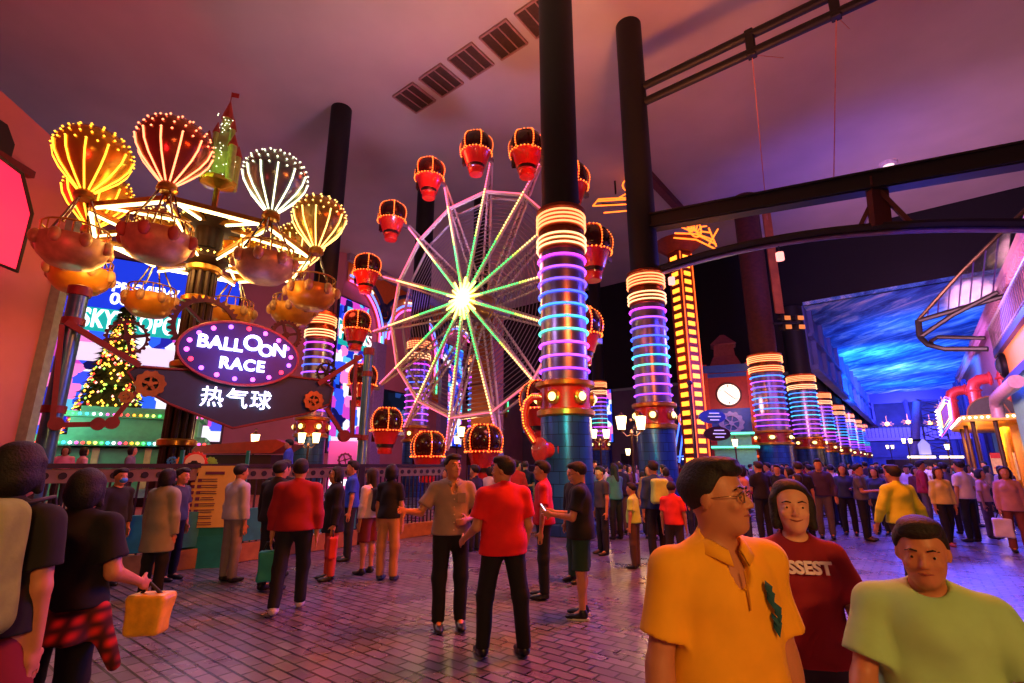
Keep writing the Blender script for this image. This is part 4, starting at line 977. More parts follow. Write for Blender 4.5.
lantern_post(468, 432, 21.5, 'twin-lantern lamp post just right of the brown wheel pylon', 2)
lantern_post(600, 434, 24, 'farther twin-lantern lamp post right of the tallest column', 2)
lantern_post(255, 440, 19, 'single-lantern lamp post under the balloon sign', 1, power=80)
lantern_post(309, 438, 21, 'twin-lantern lamp post in front of the column behind the sign', 2)
lantern_post(457, 440, 27, 'small single lantern left of the wheel pylon', 1, power=0)
lantern_post(628, 452, 33, 'small far lamp post beneath the twin lantern', 1, power=0)
lantern_post(735, 443, 29, 'single-lantern lamp post in front of the first fat column', 1, power=60)
lantern_post(907, 441, 46, 'lamp post at the far end left of the slanted pole', 2, power=0)
lantern_post(947, 447, 40, 'globe lamp post beside the yellow shop canopy', 1, power=0)
lantern_post(890, 447, 60, 'farthest lamp post at the end of the street', 2, power=0)
# dark door and small panels on the grey far wall
q = MB(); p = hall(65.6, -33.5)
dw = MB(); dw.box((0, 0, 1.6), (1.6, .2, 3.2)); d1 = structure('door_1', dw, mat('door_dark', '#3a2c34', .5)); d1.location = hall(65.7, -31.5); d1.rotation_euler[2] = HRZ
dw = MB(); dw.box((0, 0, 2.3), (4.2, .25, 4.6)); d2 = structure('door_2', dw, mat('door_blue', '#2a3ab0', .5)); d2.location = hall(65.7, -35.8); d2.rotation_euler[2] = HRZ

# ---------------------------------------------------------------- yellow canopy shop on the right
CX = hall(40.5, 2.5)
t = thing('shop_canopy', 'yellow canopied shop with a row of white bulbs along its edge', 'shop', CX, HRZ)
yel = mat('canopy_yellow', '#e8b050', .5, noise=.1); dbr = mat('post_brown', '#40241c', .5)
q = MB(); q.poly([(0, 0, 4.2), (3.4, 0, 4.2), (3.4, 16, 4.2), (1.2, 16, 4.2), (0, 12, 4.2)], (0, 0, .35)); q.build('canopy', yel, t)
q = MB()
for i in range(13): q.ball((.1+i*.27, -.08, 4.4), .075, 8, 5)
for i in range(16): q.ball((-.06, .4+i*.7, 4.4), .07, 6, 4)
q.build('bulb_row', glow('bulb_cream', '#fff0d0', 4), t)
for x, y in ((.5, .6), (1.5, .6), (.4, 4.5), (2.6, .6), (.4, 8.5)):
    q = MB(); q.cyl((x, y, 0), (x, y, 4.2), .11, n=10); q.build('post', dbr, t, 40)
q = MB(); q.box((2.9, 7.0, 2.1), (.15, 13, 4.2)); q.build('shop_front', mat('shop_amber', '#d08a30', .5, noise=.2), t)
q = MB()
for i in range(10): q.lathe([(.13, 0), (.13, 3.9)], (1.9+.0*i+(i % 2)*.12, 1.2+i*.28, 0), 8)
q.build('curtain', mat('curtain_gold', '#e0a030', .6), t)
q = MB(); q.box((1.95, .55, 1.6), (.06, .5, 1.5)); q.box((1.15, .5, 1.7), (.45, .06, 1.1)); s_ = q.build('poster', mat('poster_cream', '#e8d090', .6), t)
q = MB(); q.box((1.15, .44, 2.2), (.42, .04, .3)); q.box((1.15, .44, 1.5), (.3, .04, .1)); q.build('poster_print', mat('poster_red', '#d02828', .5), s_)
lamp('canopy_fill', 'AREA', CX+hall(1.5, 1.4, 3.9), '#ffb040', 260, 1.5, CX+hall(1.5, 1.0, 0), size_y=1.5)
lamp('canopy_fill', 'POINT', CX+hall(2.5, 1.0, 2.9), '#ffb040', 160, .3)  # added below the soffit to brighten it
lamp('canopy_fill', 'POINT', CX+hall(8, 1.0, 2.9), '#ffb040', 160, .3)  # same added soffit fill, farther in
lamp('canopy_fill', 'AREA', CX+hall(7, 1.2, 3.9), '#ffb040', 200, 1.5, CX+hall(7, 1.0, 0), size_y=1.5)
# arched sign and pipes above the canopy
t = thing('arched_signboard', 'dark semicircular board standing on the yellow canopy', 'signboard', CX+Vector((0, 0, 4.55)), HRZ)
q = MB(); q.poly([Vector((1.5+1.15*cos(a), .3, 1.05*sin(a))) for a in [i*pi/18 for i in range(19)]], (0, .15, 0)); q.build('board', mat('board_slate', '#3c4248', .5), t)
q = MB(); q.tube([Vector((1.5+1.18*cos(a), .3, 1.08*sin(a))) for a in [i*pi/18 for i in range(19)]], .04, 6); q.bar((2.2, .2, 0), (1.7, .2, 1.4), .06, .06); q.build('frame', mat('board_frame', '#a06848', .5), t)
for i, (x, y, h_, lb) in enumerate(((2.2, 1.2, 2.9, 'tall red stub pipe with flared top behind the arched signboard'), (.9, 3.6, 2.5, 'shorter red stub pipe above the yellow canopy, nearer its end'), (-.1, 7.5, 2.3, 'farthest red stub pipe above the yellow canopy'))):
    t = thing('red_pipe', lb, 'pipe', CX+hall(y, x+.2, 4.55), HRZ)
    q = MB(); q.tube([(0, 0, 0), (0, 0, h_-.5), (.1, 0, h_-.2), (.4, 0, h_), (1.0, 0, h_+.05)], .34, 12); q.build('pipe', mat('pipe_red', '#b83a38', .35, .2), t, 40)
    q = MB(); q.ring((0, 0, h_-.7), .38, .07, 18, 6); q.ring((.9, 0, h_+.04), .38, .08, 18, 6, axis=(1, 0, 0)); q.build('flange', mat('pipe_red'), t, 40)
# blade sign with neon zigzag
t = thing('neon_blade_sign', 'slanted blade sign outlined in blue and pink neon beside the yellow canopy', 'neon sign', CX+hall(2, -1.0, 3.4), HRZ); t.scale = (.62, .62, .62)
P_ = [(0, 0, 0), (1.1, 0, 1.6), (1.25, 0, 3.9), (.9, 0, 4.1), (.0, 0, 2.7)]
q = MB(); q.poly(P_, (0, .3, 0)); q.build('board', mat('blade_violet', '#5a3a88', .5), t)
for j, (k, c_) in enumerate(((1., '#ff70e0'), (.82, '#70c0ff'), (.62, '#ffd070'))):
    q = MB(); cx_, cz_ = .65, 2.4; q.tube([((x-cx_)*k+cx_, -.06, (z-cz_)*k+cz_) for x, y, z in P_], .05, 5, True); q.build('neon_outline', glow('blade_neon_%d' % j, c_, 3), t, True)
q = MB()
for i in range(16): q.ball((-.12+(i % 2)*.12, -.1, .2+i*.17), .06, 6, 4)
q.build('bulbs', glow('bulb_cream'), t)
# porthole and dark vent hood
PH = hall(33.5, 4.05, 6.35)
t = thing('porthole', 'round dark domed porthole on the orange band', 'porthole', PH, HRZ-pi/2)
q = MB(); q.lathe([(.62, 0), (.62, .12), (.5, .2), (.48, .1)], (0, 0, 0), 24, axis=(0, -1, 0)); q.build('rim', mat('dark_metal'), t, 40)
q = MB(); q.ball((0, 0, 0), (.5, .35, .5), 20, 12); q.build('glass_dome', mat('dome_glass', '#3a4050', .12, .3), t, True)
t = thing('pink_duct', 'fat pale pink duct on the teal wall below the porthole', 'duct', hall(34, 3.6, 4.6), HRZ)
q = MB(); q.tube([(0, -6, .3), (0, .6, .3), (0, 1.1, 0), (0, 1.2, -.6)], .27, 14); q.build('pipe', mat('duct_pink', '#b8909c', .4, .3), t, 40)
# balcony railing
t = thing('balcony_railing', 'curved dark metal balcony railing above the orange band', 'railing', (0, 0, 0))
cv = facade_curve(3.95, 18, 37.2, 2.4, 10)
def along(P, step):
    out = []; 
    for a, b in zip(P, P[1:]):
        n = max(1, int((b-a).length/step)); out += [a.lerp(b, i/n) for i in range(n)]
    return out+[P[-1]]
q = MB()
bal = along(cv, .42)
for p in bal: q.bar(p+Vector((0, 0, 7.3)), p+Vector((0, 0, 8.5)), .03, .03)
q.build('balusters', mat('baluster_grey', '#8a7a90', .4, .5), t)
q = MB(); q.tube([p+Vector((0, 0, 8.5)) for p in cv], .07, 8); q.tube([p+Vector((0, 0, 7.45)) for p in cv], .04, 6); q.build('handrail', mat('rail_pale', '#a8a0b0', .4, .3), t, 40)
# projecting glass prow
t = thing('glass_prow', 'dark steel and glass prow jutting from the right-hand facade above the hall', 'canopy', (0, 0, 0))
N0 = at(918, 320, 25.5); N1 = at(920, 337, 25.5)
B0 = at(1012, 222, 21); B1 = at(1004, 296, 22.5); B2 = at(998, 292, 22.5); B3 = at(985, 338, 23.5); B4 = at(988, 349, 23.2); B5 = at(1030, 205, 20.5)
q = MB(); q.tube([N0, N0.lerp(B0, .5)+Vector((0, 0, .12)), B0, B5], .09, 8); q.build('top_chord', mat('chord_iridescent', '#5a4a38', .25, .8), t, 40)
q = MB(); q.tube([N0, N1], .14, 8); q.tube([N0+Vector((0, 0, -.05)), B1], .13, 8); q.tube([N1, N1.lerp(B2, .45)+Vector((0, 0, .15)), B2], .12, 8)
q.tube([N1, at(928, 345, 25), at(945, 349, 24.5), B4], .13, 8); q.tube([at(930, 342, 25.2), at(938, 337, 25), B3], .1, 8); q.tube([at(930, 342, 25.2), at(934, 347, 25)], .1, 8); q.build('frame', gm, t, 40)
q = MB()
for i in range(1, 8):
    s = i/8; q.tube([N0.lerp(B0, s), N0.lerp(B1, s)], .03, 5)
q.build('mullions', mat('mullion_violet', '#4a3a80', .3, .6), t)
q = MB(); q.add([N0, B0, B1], [(0, 1, 2)]); q.v += [tuple(Vector(p)+Vector((.05, .05, 0))) for p in (N0, B0, B1)]; q.f.append((5, 4, 3)); q.mi.append(0)
q.build('glass', mat('prow_glass', '#6a80ff', .1, trans=1., noise=0, alpha=.18), t)

# far slanted white pole / truss
FP = at(908, 452, 60); 
t = thing('slanted_pole', 'slanted lilac pole rising at the far end of the hall', 'pole', Vector((FP.x, FP.y, 0)))
q = MB(); tp = at(917, 402, 60)-Vector((FP.x, FP.y, 0)); q.cyl((0, 0, 0), (tp.x, 0, tp.z), .5, .42, 14); q.build('tube', mat('pole_lilac', '#9088d8', .5), t, 40)
q = MB(); q.ring((tp.x*.5, 0, tp.z*.5), .55, .12, 16, 6); q.build('band', gm, t)
t = thing('lattice_tower', 'grey lattice mast right of the slanted pole', 'mast', Vector((FP.x+4.5, FP.y+1, 0)))
q = MB()
for x in (-1.6, 1.6): q.bar((x, 0, 0), (x*.8, 0, 9.5), .15, .15)
for i in range(9): z = i*1.05; q.bar((-1.6, 0, z), (1.5, 0, z+1.05), .1, .1); q.bar((1.6, 0, z), (-1.5, 0, z+1.05), .1, .1); q.bar((-1.6, 0, z+1), (1.5, 0, z+1), .08, .08)
q.build('lattice', mat('lattice_grey', '#8880a8', .5, .4), t)
for i, (px, py, Y) in enumerate(((887, 424, 88), (908, 422, 88), (941, 423, 62), (943, 407, 68), (930, 423, 85))):
    t = thing('starburst_lamp', ['leftmost amber chandelier lamp above the footbridge', 'second amber chandelier lamp above the footbridge', 'amber lamp beside the blade sign, lower', 'amber lamp beside the blade sign, upper', 'amber lamp above the right half of the footbridge'][i], 'lamp', at(px, py, Y))
    q = MB(); q.ball((0, 0, 0), .35, 10, 6); q.build('globe', glow('amber_globe', '#ffb050', 6), t, True)
    q = MB()
    for k in range(8): a = k*pi/4; q.bar((0, 0, 0), (1.2*cos(a), 0, .5*sin(a)), .08, .08)
    q.cyl((0, 0, .3), (0, 0, 1.4), .06, n=6); q.build('arms', glow('amber_arm', '#c07030', 1.2), t)
t = thing('white_marquee', 'low white-lit stall at the far end of the crowd', 'stall', at(925, 462, 52)*1.0); t.location.z = 0
q = MB(); q.box((0, 0, 1.1), (7, 1.2, 2.2)); q.build('counter', mat('stall_dark', '#40304a', .6), t)
q = MB(); q.box((-.8, -.7, 2.45), (2.6, .3, .22)); q.box((2.2, -.7, 2.45), (2.2, .3, .22)); q.build('light_strip', glow('strip_cream', '#ffe8b0', 3.5), t)
q = MB(); q.poly([(-.5, -.4, 2.7), (.5, -.4, 2.7), (.5, -.4, 3.7), (0, -.4, 4.2), (-.5, -.4, 3.7)], (0, .3, 0)); q.build('sign_board', glow('pale_board', '#a8a0e8', .9), t)
t = thing('neon_wall_lights', 'short pink and orange neon bars on the far end wall', 'neon sign', hall(127.5, -2), HRZ)
q = MB()
for x, z, w_ in ((-16, 1.9, 9), (-17, 7, 4), (-11, 9.6, 4), (-2, 7.5, 8), (-5, 17, 10)):
    q.box((x, -.2, z), (w_, .2, .35))
q.build('neon_bars', glow('bars_pink', '#ff6a60', 2), t)

# ---------------------------------------------------------------- queue fence with pierced rail, menu stand
FL = -9.7
fnc = mat('fence_dark', '#3a3038', .45, .5, noise=.2); frl = mat('fence_rail', '#8a7a72', .4, .5, noise=.15)
labs = ['queue fence section nearest the camera at the left edge', 'queue fence section behind the woman in black', 'queue fence section carrying the round red gear sign', 'queue fence section right of the menu board', 'queue fence section under the slim sign post']
for i in range(5):
    u0 = -1.2+i*2.7; t = thing('queue_fence', labs[i], 'fence', hall(u0, FL), HRZ+pi/2, 'queue fence sections')
    # local x now points back along the hall
    q = MB(); q.box((1.35-2.7, 0, 1.5), (2.66, .08, .2)); r_ = q.build('top_rail', frl, t)
    q = MB()
    for k in range(13): q.lathe([(.05, -.05), (.05, .05)], (-.15-k*.2, 0, 1.5), 12, axis=(0, 1, 0))
    q.build('rail_holes', mat('hole_black', '#0c0a0c', .6), r_)
    q = MB()
    for k in range(22): q.bar((-.06-k*.122, 0, .3), (-.06-k*.122, 0, 1.4), .025, .025)
    q.build('bars', fnc, t)
    q = MB(); q.box((-1.35, 0, 1.64), (2.7, .14, .07)); q.box((-1.35, 0, .25), (2.7, .06, .08)); q.build('cap_rail', fnc, t)
    for x in (-.02, -2.66): q = MB(); q.box((x, 0, .82), (.1, .12, 1.64), 0, .01); q.build('post', fnc, t)
    q = MB(); q.box((-1.35, -.02, .16), (2.6, .22, .3)); q.build('kickboard', mat('kick_amber', '#a8703a', .5, noise=.3), t)
    if 1 < i < 4:
        q = MB(); q.box((-1.35, -.06, .62), (2.5, .1, .55)); q.build('panel', mat('panel_teal', '#2a8a80', .5, noise=.2), t)
t = thing('gate_panel', 'low dark framed gate with a white post beside the queue fence end', 'gate', hall(13.0, -9.2), HRZ+pi/2)
q = MB()
for z in (.5, .9, 1.3, 1.65): q.bar((0, 0, z), (-2.2, 0, z), .04, .04)
for x in (-.55, -1.1, -1.65, -2.2): q.bar((x, 0, .1), (x, 0, 1.65), .04, .04)
q.build('grille', fnc, t)
q = MB(); q.box((.1, 0, .95), (.16, .16, 1.9), 0, .02); q.build('post', mat('post_white', '#c8a8b0', .5), t)
# menu board
MP = at(201, 560, 8.9); MP.z = 0
t = thing('menu_board', 'yellow price board in a teal frame standing at the queue fence', 'notice board', MP, R(12))
tl = mat('frame_teal', '#1f8a80', .4)
q = MB()
for x in (-.52, .52): q.box((x, 0, .95), (.05, .06, 1.9))
q.box((0, 0, .25), (1.04, .05, .5)); q.box((0, 0, .62), (1.04, .04, .3)); q.build('frame', tl, t)
q = MB(); q.box((0, -.03, 1.14), (.74, .03, 1.0)); pn = q.build('panel', mat('panel_yellow', '#e0c060', .5, noise=.08), t)
q = MB(); rr = random.Random(5)
for j in range(9):
    z = 1.5-j*.1
    if j == 0: q.box((.05, -.05, z+.02), (.3, .01, .05)); continue
    for k in range(2): q.box((-.27+k*.1, -.05, z), (.06, .01, .055))
    for k in range(2): q.box((-.02, -.05, z+.02-k*.035), (.22+rr.uniform(-.05, .05), .01, .012)); 
q.build('print', mat('print_maroon', '#6a3050', .6), pn)
GSC = at(195, 463, 9.0)
t = thing('gear_sign', 'round red-rimmed cream badge with a small car silhouette on the queue fence', 'sign', GSC, R(20))
gear('gear', (0, 0, 0), .2, 18, mat('badge_red', '#e03a30', .5), parent=t, inner=.75, spokes=2, th=.04)
q = MB(); q.lathe([(.15, -.035), (.15, .03)], (0, 0, 0), 28, axis=(0, 1, 0)); fc = q.build('face', mat('badge_cream', '#f0d8b0', .5, noise=.05), t)
q = MB(); q.poly([(-.1, -.05, -.03), (.1, -.05, -.03), (.1, -.05, 0), (.05, -.05, .01), (.03, -.05, .04), (-.04, -.05, .04), (-.06, -.05, .01), (-.1, -.05, 0)], (0, .015, 0)); q.build('car_silhouette', mat('ink', '#100c10'), fc)
gear('gear', (-.2, .04, .0), .12, 12, mat('badge_orange', '#e08838', .5), parent=t, inner=.6, spokes=2, th=.03)
gear('gear', (.22, .04, -.01), .12, 12, mat('badge_green', '#88c848', .5), parent=t, inner=.3, spokes=6, th=.03)
gear('gear', (-.36, .04, .03), .08, 12, mat('badge_blue', '#3888c0', .5), parent=t, inner=.6, spokes=4, th=.03)
# pink game wall with gear beside the far column
t = thing('game_stall', 'pink stall wall with a red gear drawn on it below the narrow screen', 'stall', at(346, 452, 25)*1.0, math.atan2(dB.y, dB.x)*.4); t.location.z = 0
q = MB(); q.box((0, 0, 1.4), (1.6, .25, 2.8)); q.build('wall', glow('stall_pink_glow', '#e05aa8', .45), t)  # plain wall, its lit look comes from a glowing material
gear('gear', (-.05, -.2, 1.9), .35, 12, mat('gear_maroon', '#7a2040', .5), parent=t, inner=.7, spokes=4, th=.06)
q = MB(); q.box((0, -.16, .85), (1.4, .06, .3)); q.build('light_sign', glow('stall_white', '#fff0f0', 1.6), t)

# ================================================================ PEOPLE
import openvdb as vdb
class Field:
    """signed distance grid; shapes are blended in and the zero surface becomes one continuous mesh"""
    def __init__(self, lo, hi, vox):
        self.lo = np.array(lo, float); self.vox = vox
        self.n = np.ceil((np.array(hi)-self.lo)/vox).astype(int)+1; self.d = np.full(self.n, .05, np.float32)
    def block(self, a, b, m):
        i0 = np.clip(np.floor((np.minimum(a, b)-m-self.lo)/self.vox).astype(int), 0, self.n-1); i1 = np.clip(np.ceil((np.maximum(a, b)+m-self.lo)/self.vox).astype(int)+1, 1, self.n)
        sl = tuple(slice(i0[k], i1[k]) for k in range(3))
        ax = [self.lo[k]+np.arange(i0[k], i1[k])*self.vox for k in range(3)]
        return sl, np.stack(np.meshgrid(*ax, indexing='ij'), -1).astype(np.float32)
    def put(self, sl, d, k, sub=False):
        o = self.d[sl]
        if sub: self.d[sl] = np.maximum(o, -d); return
        if k > 0:
            h = np.clip(.5+.5*(o-d)/k, 0, 1); self.d[sl] = np.minimum(o*(1-h)+d*h-k*h*(1-h), .05)
        else: self.d[sl] = np.minimum(o, d)
    def cone(self, a, b, ra, rb, k=.02, flat=False, sq=None):
        a, b = np.array(a, float), np.array(b, float); r = max(ra, rb)*(1 if sq is None else max(1, sq[1])); sl, P = self.block(a, b, r+.05+k)
        ab = b-a; L2 = max((ab**2).sum(), 1e-9); pa = P-a; t = (pa@ab)/L2; tc = np.clip(t, 0, 1)[..., None]
        v = pa-tc*ab
        if sq is not None: v = v/np.array([1, sq[1], 1])
        d = np.sqrt((v**2).sum(-1))-(ra+(rb-ra)*tc[..., 0])
        if flat: d = np.maximum(d, (t-1)*math.sqrt(L2))
        self.put(sl, d, k); return self
    def ell(self, c, r, Rm=None, k=.02, sub=False):
        c, r = np.array(c, float), np.array(r, float); m = r.max()+.05+k; sl, P = self.block(c, c, m); v = P-c
        if Rm is not None: v = v@np.array(Rm)
        q = v/r; k0 = np.sqrt((q**2).sum(-1)); k1 = np.sqrt(((v/(r*r))**2).sum(-1))+1e-6
        self.put(sl, k0*(k0-1)/k1, k, sub); return self
    def cut(self, p, n):
        """keep the side opposite to n"""
        sl, P = self.block(self.lo, self.lo+self.n*self.vox, 0); n = np.array(n, float)/np.linalg.norm(n)
        self.d = np.maximum(self.d, (P-np.array(p, float))@n).astype(np.float32); return self
    def folds(self, amp, f=28., ph=0.):
        sl, P = self.block(self.lo, self.lo+self.n*self.vox, 0); x, y, z = P[..., 0], P[..., 1], P[..., 2]
        self.d += (amp*(np.sin(f*z+6*x+ph+2*np.sin(9*x+ph))*np.sin(11*x+7*y+ph*2)+.5*np.sin(f*.6*z-14*x+ph))).astype(np.float32); return self
    def mesh(self, name, m, parent, adapt=.0):
        d = self.d.copy(); d[0], d[-1], d[:, 0], d[:, -1], d[:, :, 0], d[:, :, -1] = (.05,)*6
        g = vdb.FloatGrid(.05); g.copyFromArray(d); pts, tri, quad = g.convertToPolygons(0., adapt)
        pts = pts*self.vox+self.lo; me = bpy.data.meshes.new(name)
        F = [tuple(int(i) for i in t) for t in tri]+[tuple(int(i) for i in t) for t in quad]
        me.from_pydata([tuple(map(float, p)) for p in pts], [], F)
        if F:
            q = F[0]; 
            vol = 0.
            for q in F[::7]:
                a, b, c = pts[q[0]], pts[q[1]], pts[q[2]]; vol += np.dot(a-pts.mean(0), np.cross(b-a, c-a))
            if vol < 0: me.flip_normals()
        me.materials.append(m); me.shade_smooth()
        o = bpy.data.objects.new(name, me); COL.objects.link(o); o.parent = parent; return o
def V(*a): return np.array(a, float)
def unit(v): v = np.array(v, float); return v/np.linalg.norm(v)
def rotz(a): return np.array([[cos(a), -sin(a), 0], [sin(a), cos(a), 0], [0, 0, 1]])
def rotx(a): return np.array([[1, 0, 0], [0, cos(a), -sin(a)], [0, sin(a), cos(a)]])
def skin_mat(name, col): return mat('skin_'+name, col, .5, noise=.06, scale=12)
SKIN = {'tan': '#c08058', 'light': '#d8a07c', 'deep': '#94583a'}
def cloth(col, noise=.12): return mat('cloth_'+col.strip('#'), col, .85, noise=noise, scale=7, bump=.15)
HAIR = lambda c='#14100e': mat('hair_'+c.strip('#'), c, .7, noise=.4, scale=90, bump=.3)

# pose: directions in the body frame. x out to the side, y forward, z up (mirrored per side)
ARM_DOWN = ((.16, .02, -1), (.04, .12, -1))
def person(loc, yaw, label, H=1.70, vox=.012, build=1., skin='tan', armR=ARM_DOWN, armL=ARM_DOWN, legR=((.04, .02, -1), (0, -.02, -1)), legL=((.04, .02, -1), (0, -.02, -1)),
           lean=0., head=(0, 0), hair='short', haircol='#14100e', shirt='#888888', sleeve='short', hem=.53, loose=.014, bottom='trousers', bcol='#14141a', shoe='#181418', fem=False,
           face=True, group=None, collar=None, hands=True, curl=(.5, .5), parts=None, cat='person', legs=True, neck_open=.0, smile=0.):
    s = H/1.70; w_ = build; hs = s*1.07
    T = thing('person', label, cat, loc, yaw, group)
    def J(x, y, z): return V(x*s, -y*s, z*s)            # y forward -> -y
    sh_w = (.152 if fem else .172)*w_; hip_w = .09*w_
    # legs
    Ls = {}
    for nm, sd, lg in (('R', -1, legR), ('L', 1, legL)):
        td, sdn = unit(lg[0]), unit(lg[1]); hp = V(sd*hip_w, 0, 0); kn = hp+V(sd*td[0], td[1], td[2])*.41; an = kn+V(sd*sdn[0], sdn[1], sdn[2])*.40; Ls[nm] = (hp, kn, an)
    hipz = .085-min(Ls['R'][2][2], Ls['L'][2][2])
    for nm in Ls: Ls[nm] = tuple(J(p[0], p[1], p[2]+hipz) for p in Ls[nm])
    tz = hipz-.90
    rl = rotx(lean)   # lean forward: rotates in (y fwd, z)
    def Tr(x, y, z):   # torso point given upright coords
        p = V(x, y, z-.92); c_, s_ = cos(lean), sin(lean); return J(p[0], p[1]*c_+p[2]*s_, (-p[1]*s_+p[2]*c_)+.92+tz)
    fw = Vector((0, -1, 0))
    As = {}
    for nm, sd, ar in (('R', -1, armR), ('L', 1, armL)):
        u1, u2 = unit(ar[0]), unit(ar[1]); S = Tr(sd*sh_w, -.005, 1.36); E_ = S+V(sd*u1[0], -u1[1], u1[2])*.285*s; Wr = E_+V(sd*u2[0], -u2[1], u2[2])*.25*s; As[nm] = (S, E_, Wr, V(sd*u2[0], -u2[1], u2[2]))
    neck = Tr(0, .0, 1.43); hc = Tr(0, .02, 1.578)
    Rh = rotz(head[0])@rotx(-head[1]) if True else None   # head yaw (+ = toward its left / image right when facing camera), pitch up
    def Hd(x, y, z): return hc+Rh@V(x*hs, -y*hs, z*hs)
    allp = [p for nm in 'RL' for p in (*Ls[nm], *As[nm][:3])]+[hc]
    lo = np.min(allp, 0)-.26*s; hi = np.max(allp, 0)+.26*s; lo[2] = -.02; hi[2] = hc[2]+.2*s
    def F(v=vox): return Field(lo, hi, v)
    wd = w_
    def torso(f, e, k=.05, top=True):
        A_ = unit(Tr(0, 0, 1.4)-Tr(0, 0, 1.0)); Rt = np.stack([V(1, 0, 0), np.cross(A_, V(1, 0, 0)), A_], 1)
        f.ell(Tr(0, -.005, .96), V(.158*wd+e, .112*wd+e, .13+e*.5)*s, Rt, k)
        f.ell(Tr(0, .012 if w_ > 1.05 else 0, 1.08), V((.125 if fem else .142)*wd+e, .10*wd+e, .15+e)*s, Rt, k)
        f.ell(Tr(0, -.0, 1.27), V((.145 if fem else .165)*wd+e, .108*wd+e, .17+e)*s, Rt, k)
        if fem:
            for sd in (-1, 1): f.ell(Tr(sd*.065, .075, 1.27), V(.06+e, .05+e, .06+e)*s, Rt, .04)
        for sd, nm in ((-1, 'R'), (1, 'L')):
            f.cone(Tr(sd*.04, -.01, 1.395), As[nm][0], (.052+e*.6)*s, (.047*wd+e*.6)*s, k*.8)
    # ---- body
    f = F(); torso(f, 0)
    f.cone(Tr(0, -.01, 1.38), hc+Rh@V(0, .02*s, -.06*s), .058*s*(.88 if fem else 1), .052*s*(.85 if fem else 1), .03)
    f.ell(Hd(0, -.012, .03), V(.074, .093, .088)*hs, Rh, .03); f.ell(Hd(0, .018, -.035), V(.060, .068, .078)*hs, Rh, .03); f.ell(Hd(0, .058, -.082), V(.028, .022, .02)*hs, Rh, .03)
    if face:
        for sd in (-1, 1): f.ell(Hd(sd*.031, .094, .008), V(.02, .013, .012)*hs, Rh, sub=True); f.ell(Hd(sd*.033, .076, .006), V(.0135, .011, .009)*hs, Rh, .004)
        for sd in (-1, 1): f.ell(Hd(sd*.03, .081, .028), V(.02, .009, .006)*hs, Rh, .012); f.ell(Hd(sd*.04, .068, -.022), V(.018, .014, .014)*hs, Rh, .02)
        f.cone(Hd(0, .084, .015), Hd(0, .101, -.022), .0075*s, .011*s, .012)
        for sd in (-1, 1): f.ell(Hd(sd*.011, .092, -.026), V(.008, .008, .006)*hs, Rh, .006)
        f.ell(Hd(0, .082, -.046), V(.022, .010, .006)*hs, Rh, .006); f.ell(Hd(0, .080, -.058), V(.018, .009, .006)*hs, Rh, .006)
    for sd in (-1, 1): f.ell(Hd(sd*.076, -.008, .0), V(.009, .018, .030)*hs, Rh@rotx(.2), .006)
    for nm, sd in (('R', -1), ('L', 1)):
        S, E_, Wr, fd = As[nm]
        f.cone(S, E_, .050*wd*s, .039*wd*s, .03); f.cone(E_, Wr, .040*wd*s, .026*s, .02); f.ell(E_+(Wr-E_)*.25, V(.042, .042, .06)*wd**.5*s, None, .03) if vox < .01 else None
        # hand: palm, four fingers, thumb
        inward = unit(np.cross(fd, V(0, -sd, 0))+V(1e-4, 0, 0)) if abs(fd[1]) < .9 else V(0, 0, -1)
        ref = V(-sd, 0, 0) if abs(fd[0]) < .8 else V(0, 0, -1)      # palm faces the body
        pn = unit(ref-fd*(ref@fd)); sdw = unit(np.cross(pn, fd)); 
        if (sdw@V(0, -1, 0)) < 0: sdw = -sdw                       # sdw points forward: the thumb side
        if not hands: f.cone(Wr, Wr+fd*.10*s, .030*s, .022*s, .02); continue
        pc = Wr+fd*.05*s
        Rp = np.stack([pn, sdw, fd], 1); f.ell(pc, V(.017, .041, .052)*s, Rp, .015)
        cu = curl[0 if nm == 'R' else 1]
        for j, (off, ln) in enumerate(((.029, .072), (.010, .080), (-.010, .075), (-.028, .058))):
            b = pc+fd*.042*s+sdw*off*s; dr = fd; p = b
            for q_ in range(3):
                an_ = cu*(.35+.45*q_); dr = unit(fd*cos(an_)+pn*sin(an_)); e = p+dr*ln*s*(.42, .32, .26)[q_]; f.cone(p, e, (.0095, .0085, .0078)[q_]*s, (.0085, .0078, .007)[q_]*s, .003); p = e
        tb = pc-fd*.018*s+sdw*.034*s; t1 = tb+unit(sdw*.8+fd*.6+pn*.35)*.036*s; t2 = t1+unit(sdw*.25+fd*.9+pn*.5)*.03*s; f.cone(tb, t1, .014*s, .011*s, .01); f.cone(t1, t2, .011*s, .009*s, .004)
    if legs:
        for nm in 'RL':
            hp, kn, an = Ls[nm]; f.cone(hp, kn, .080*wd*s, .054*wd**.5*s, .04); f.cone(kn, an, .053*wd**.5*s, .036*s, .02); f.ell(kn+(an-kn)*.3+V(0, .012*s, 0), V(.048, .052, .09)*s, None, .03)
            f.cone(an, an+V(0, -.09*s, -.045*s), .036*s, .03*s, .02)
    sk = skin_mat(skin, SKIN[skin]); f.mesh('body', sk, T)
    # ---- clothing
    hz_ = Tr(0, 0, hem*1.70 if hem < 1 else hem)
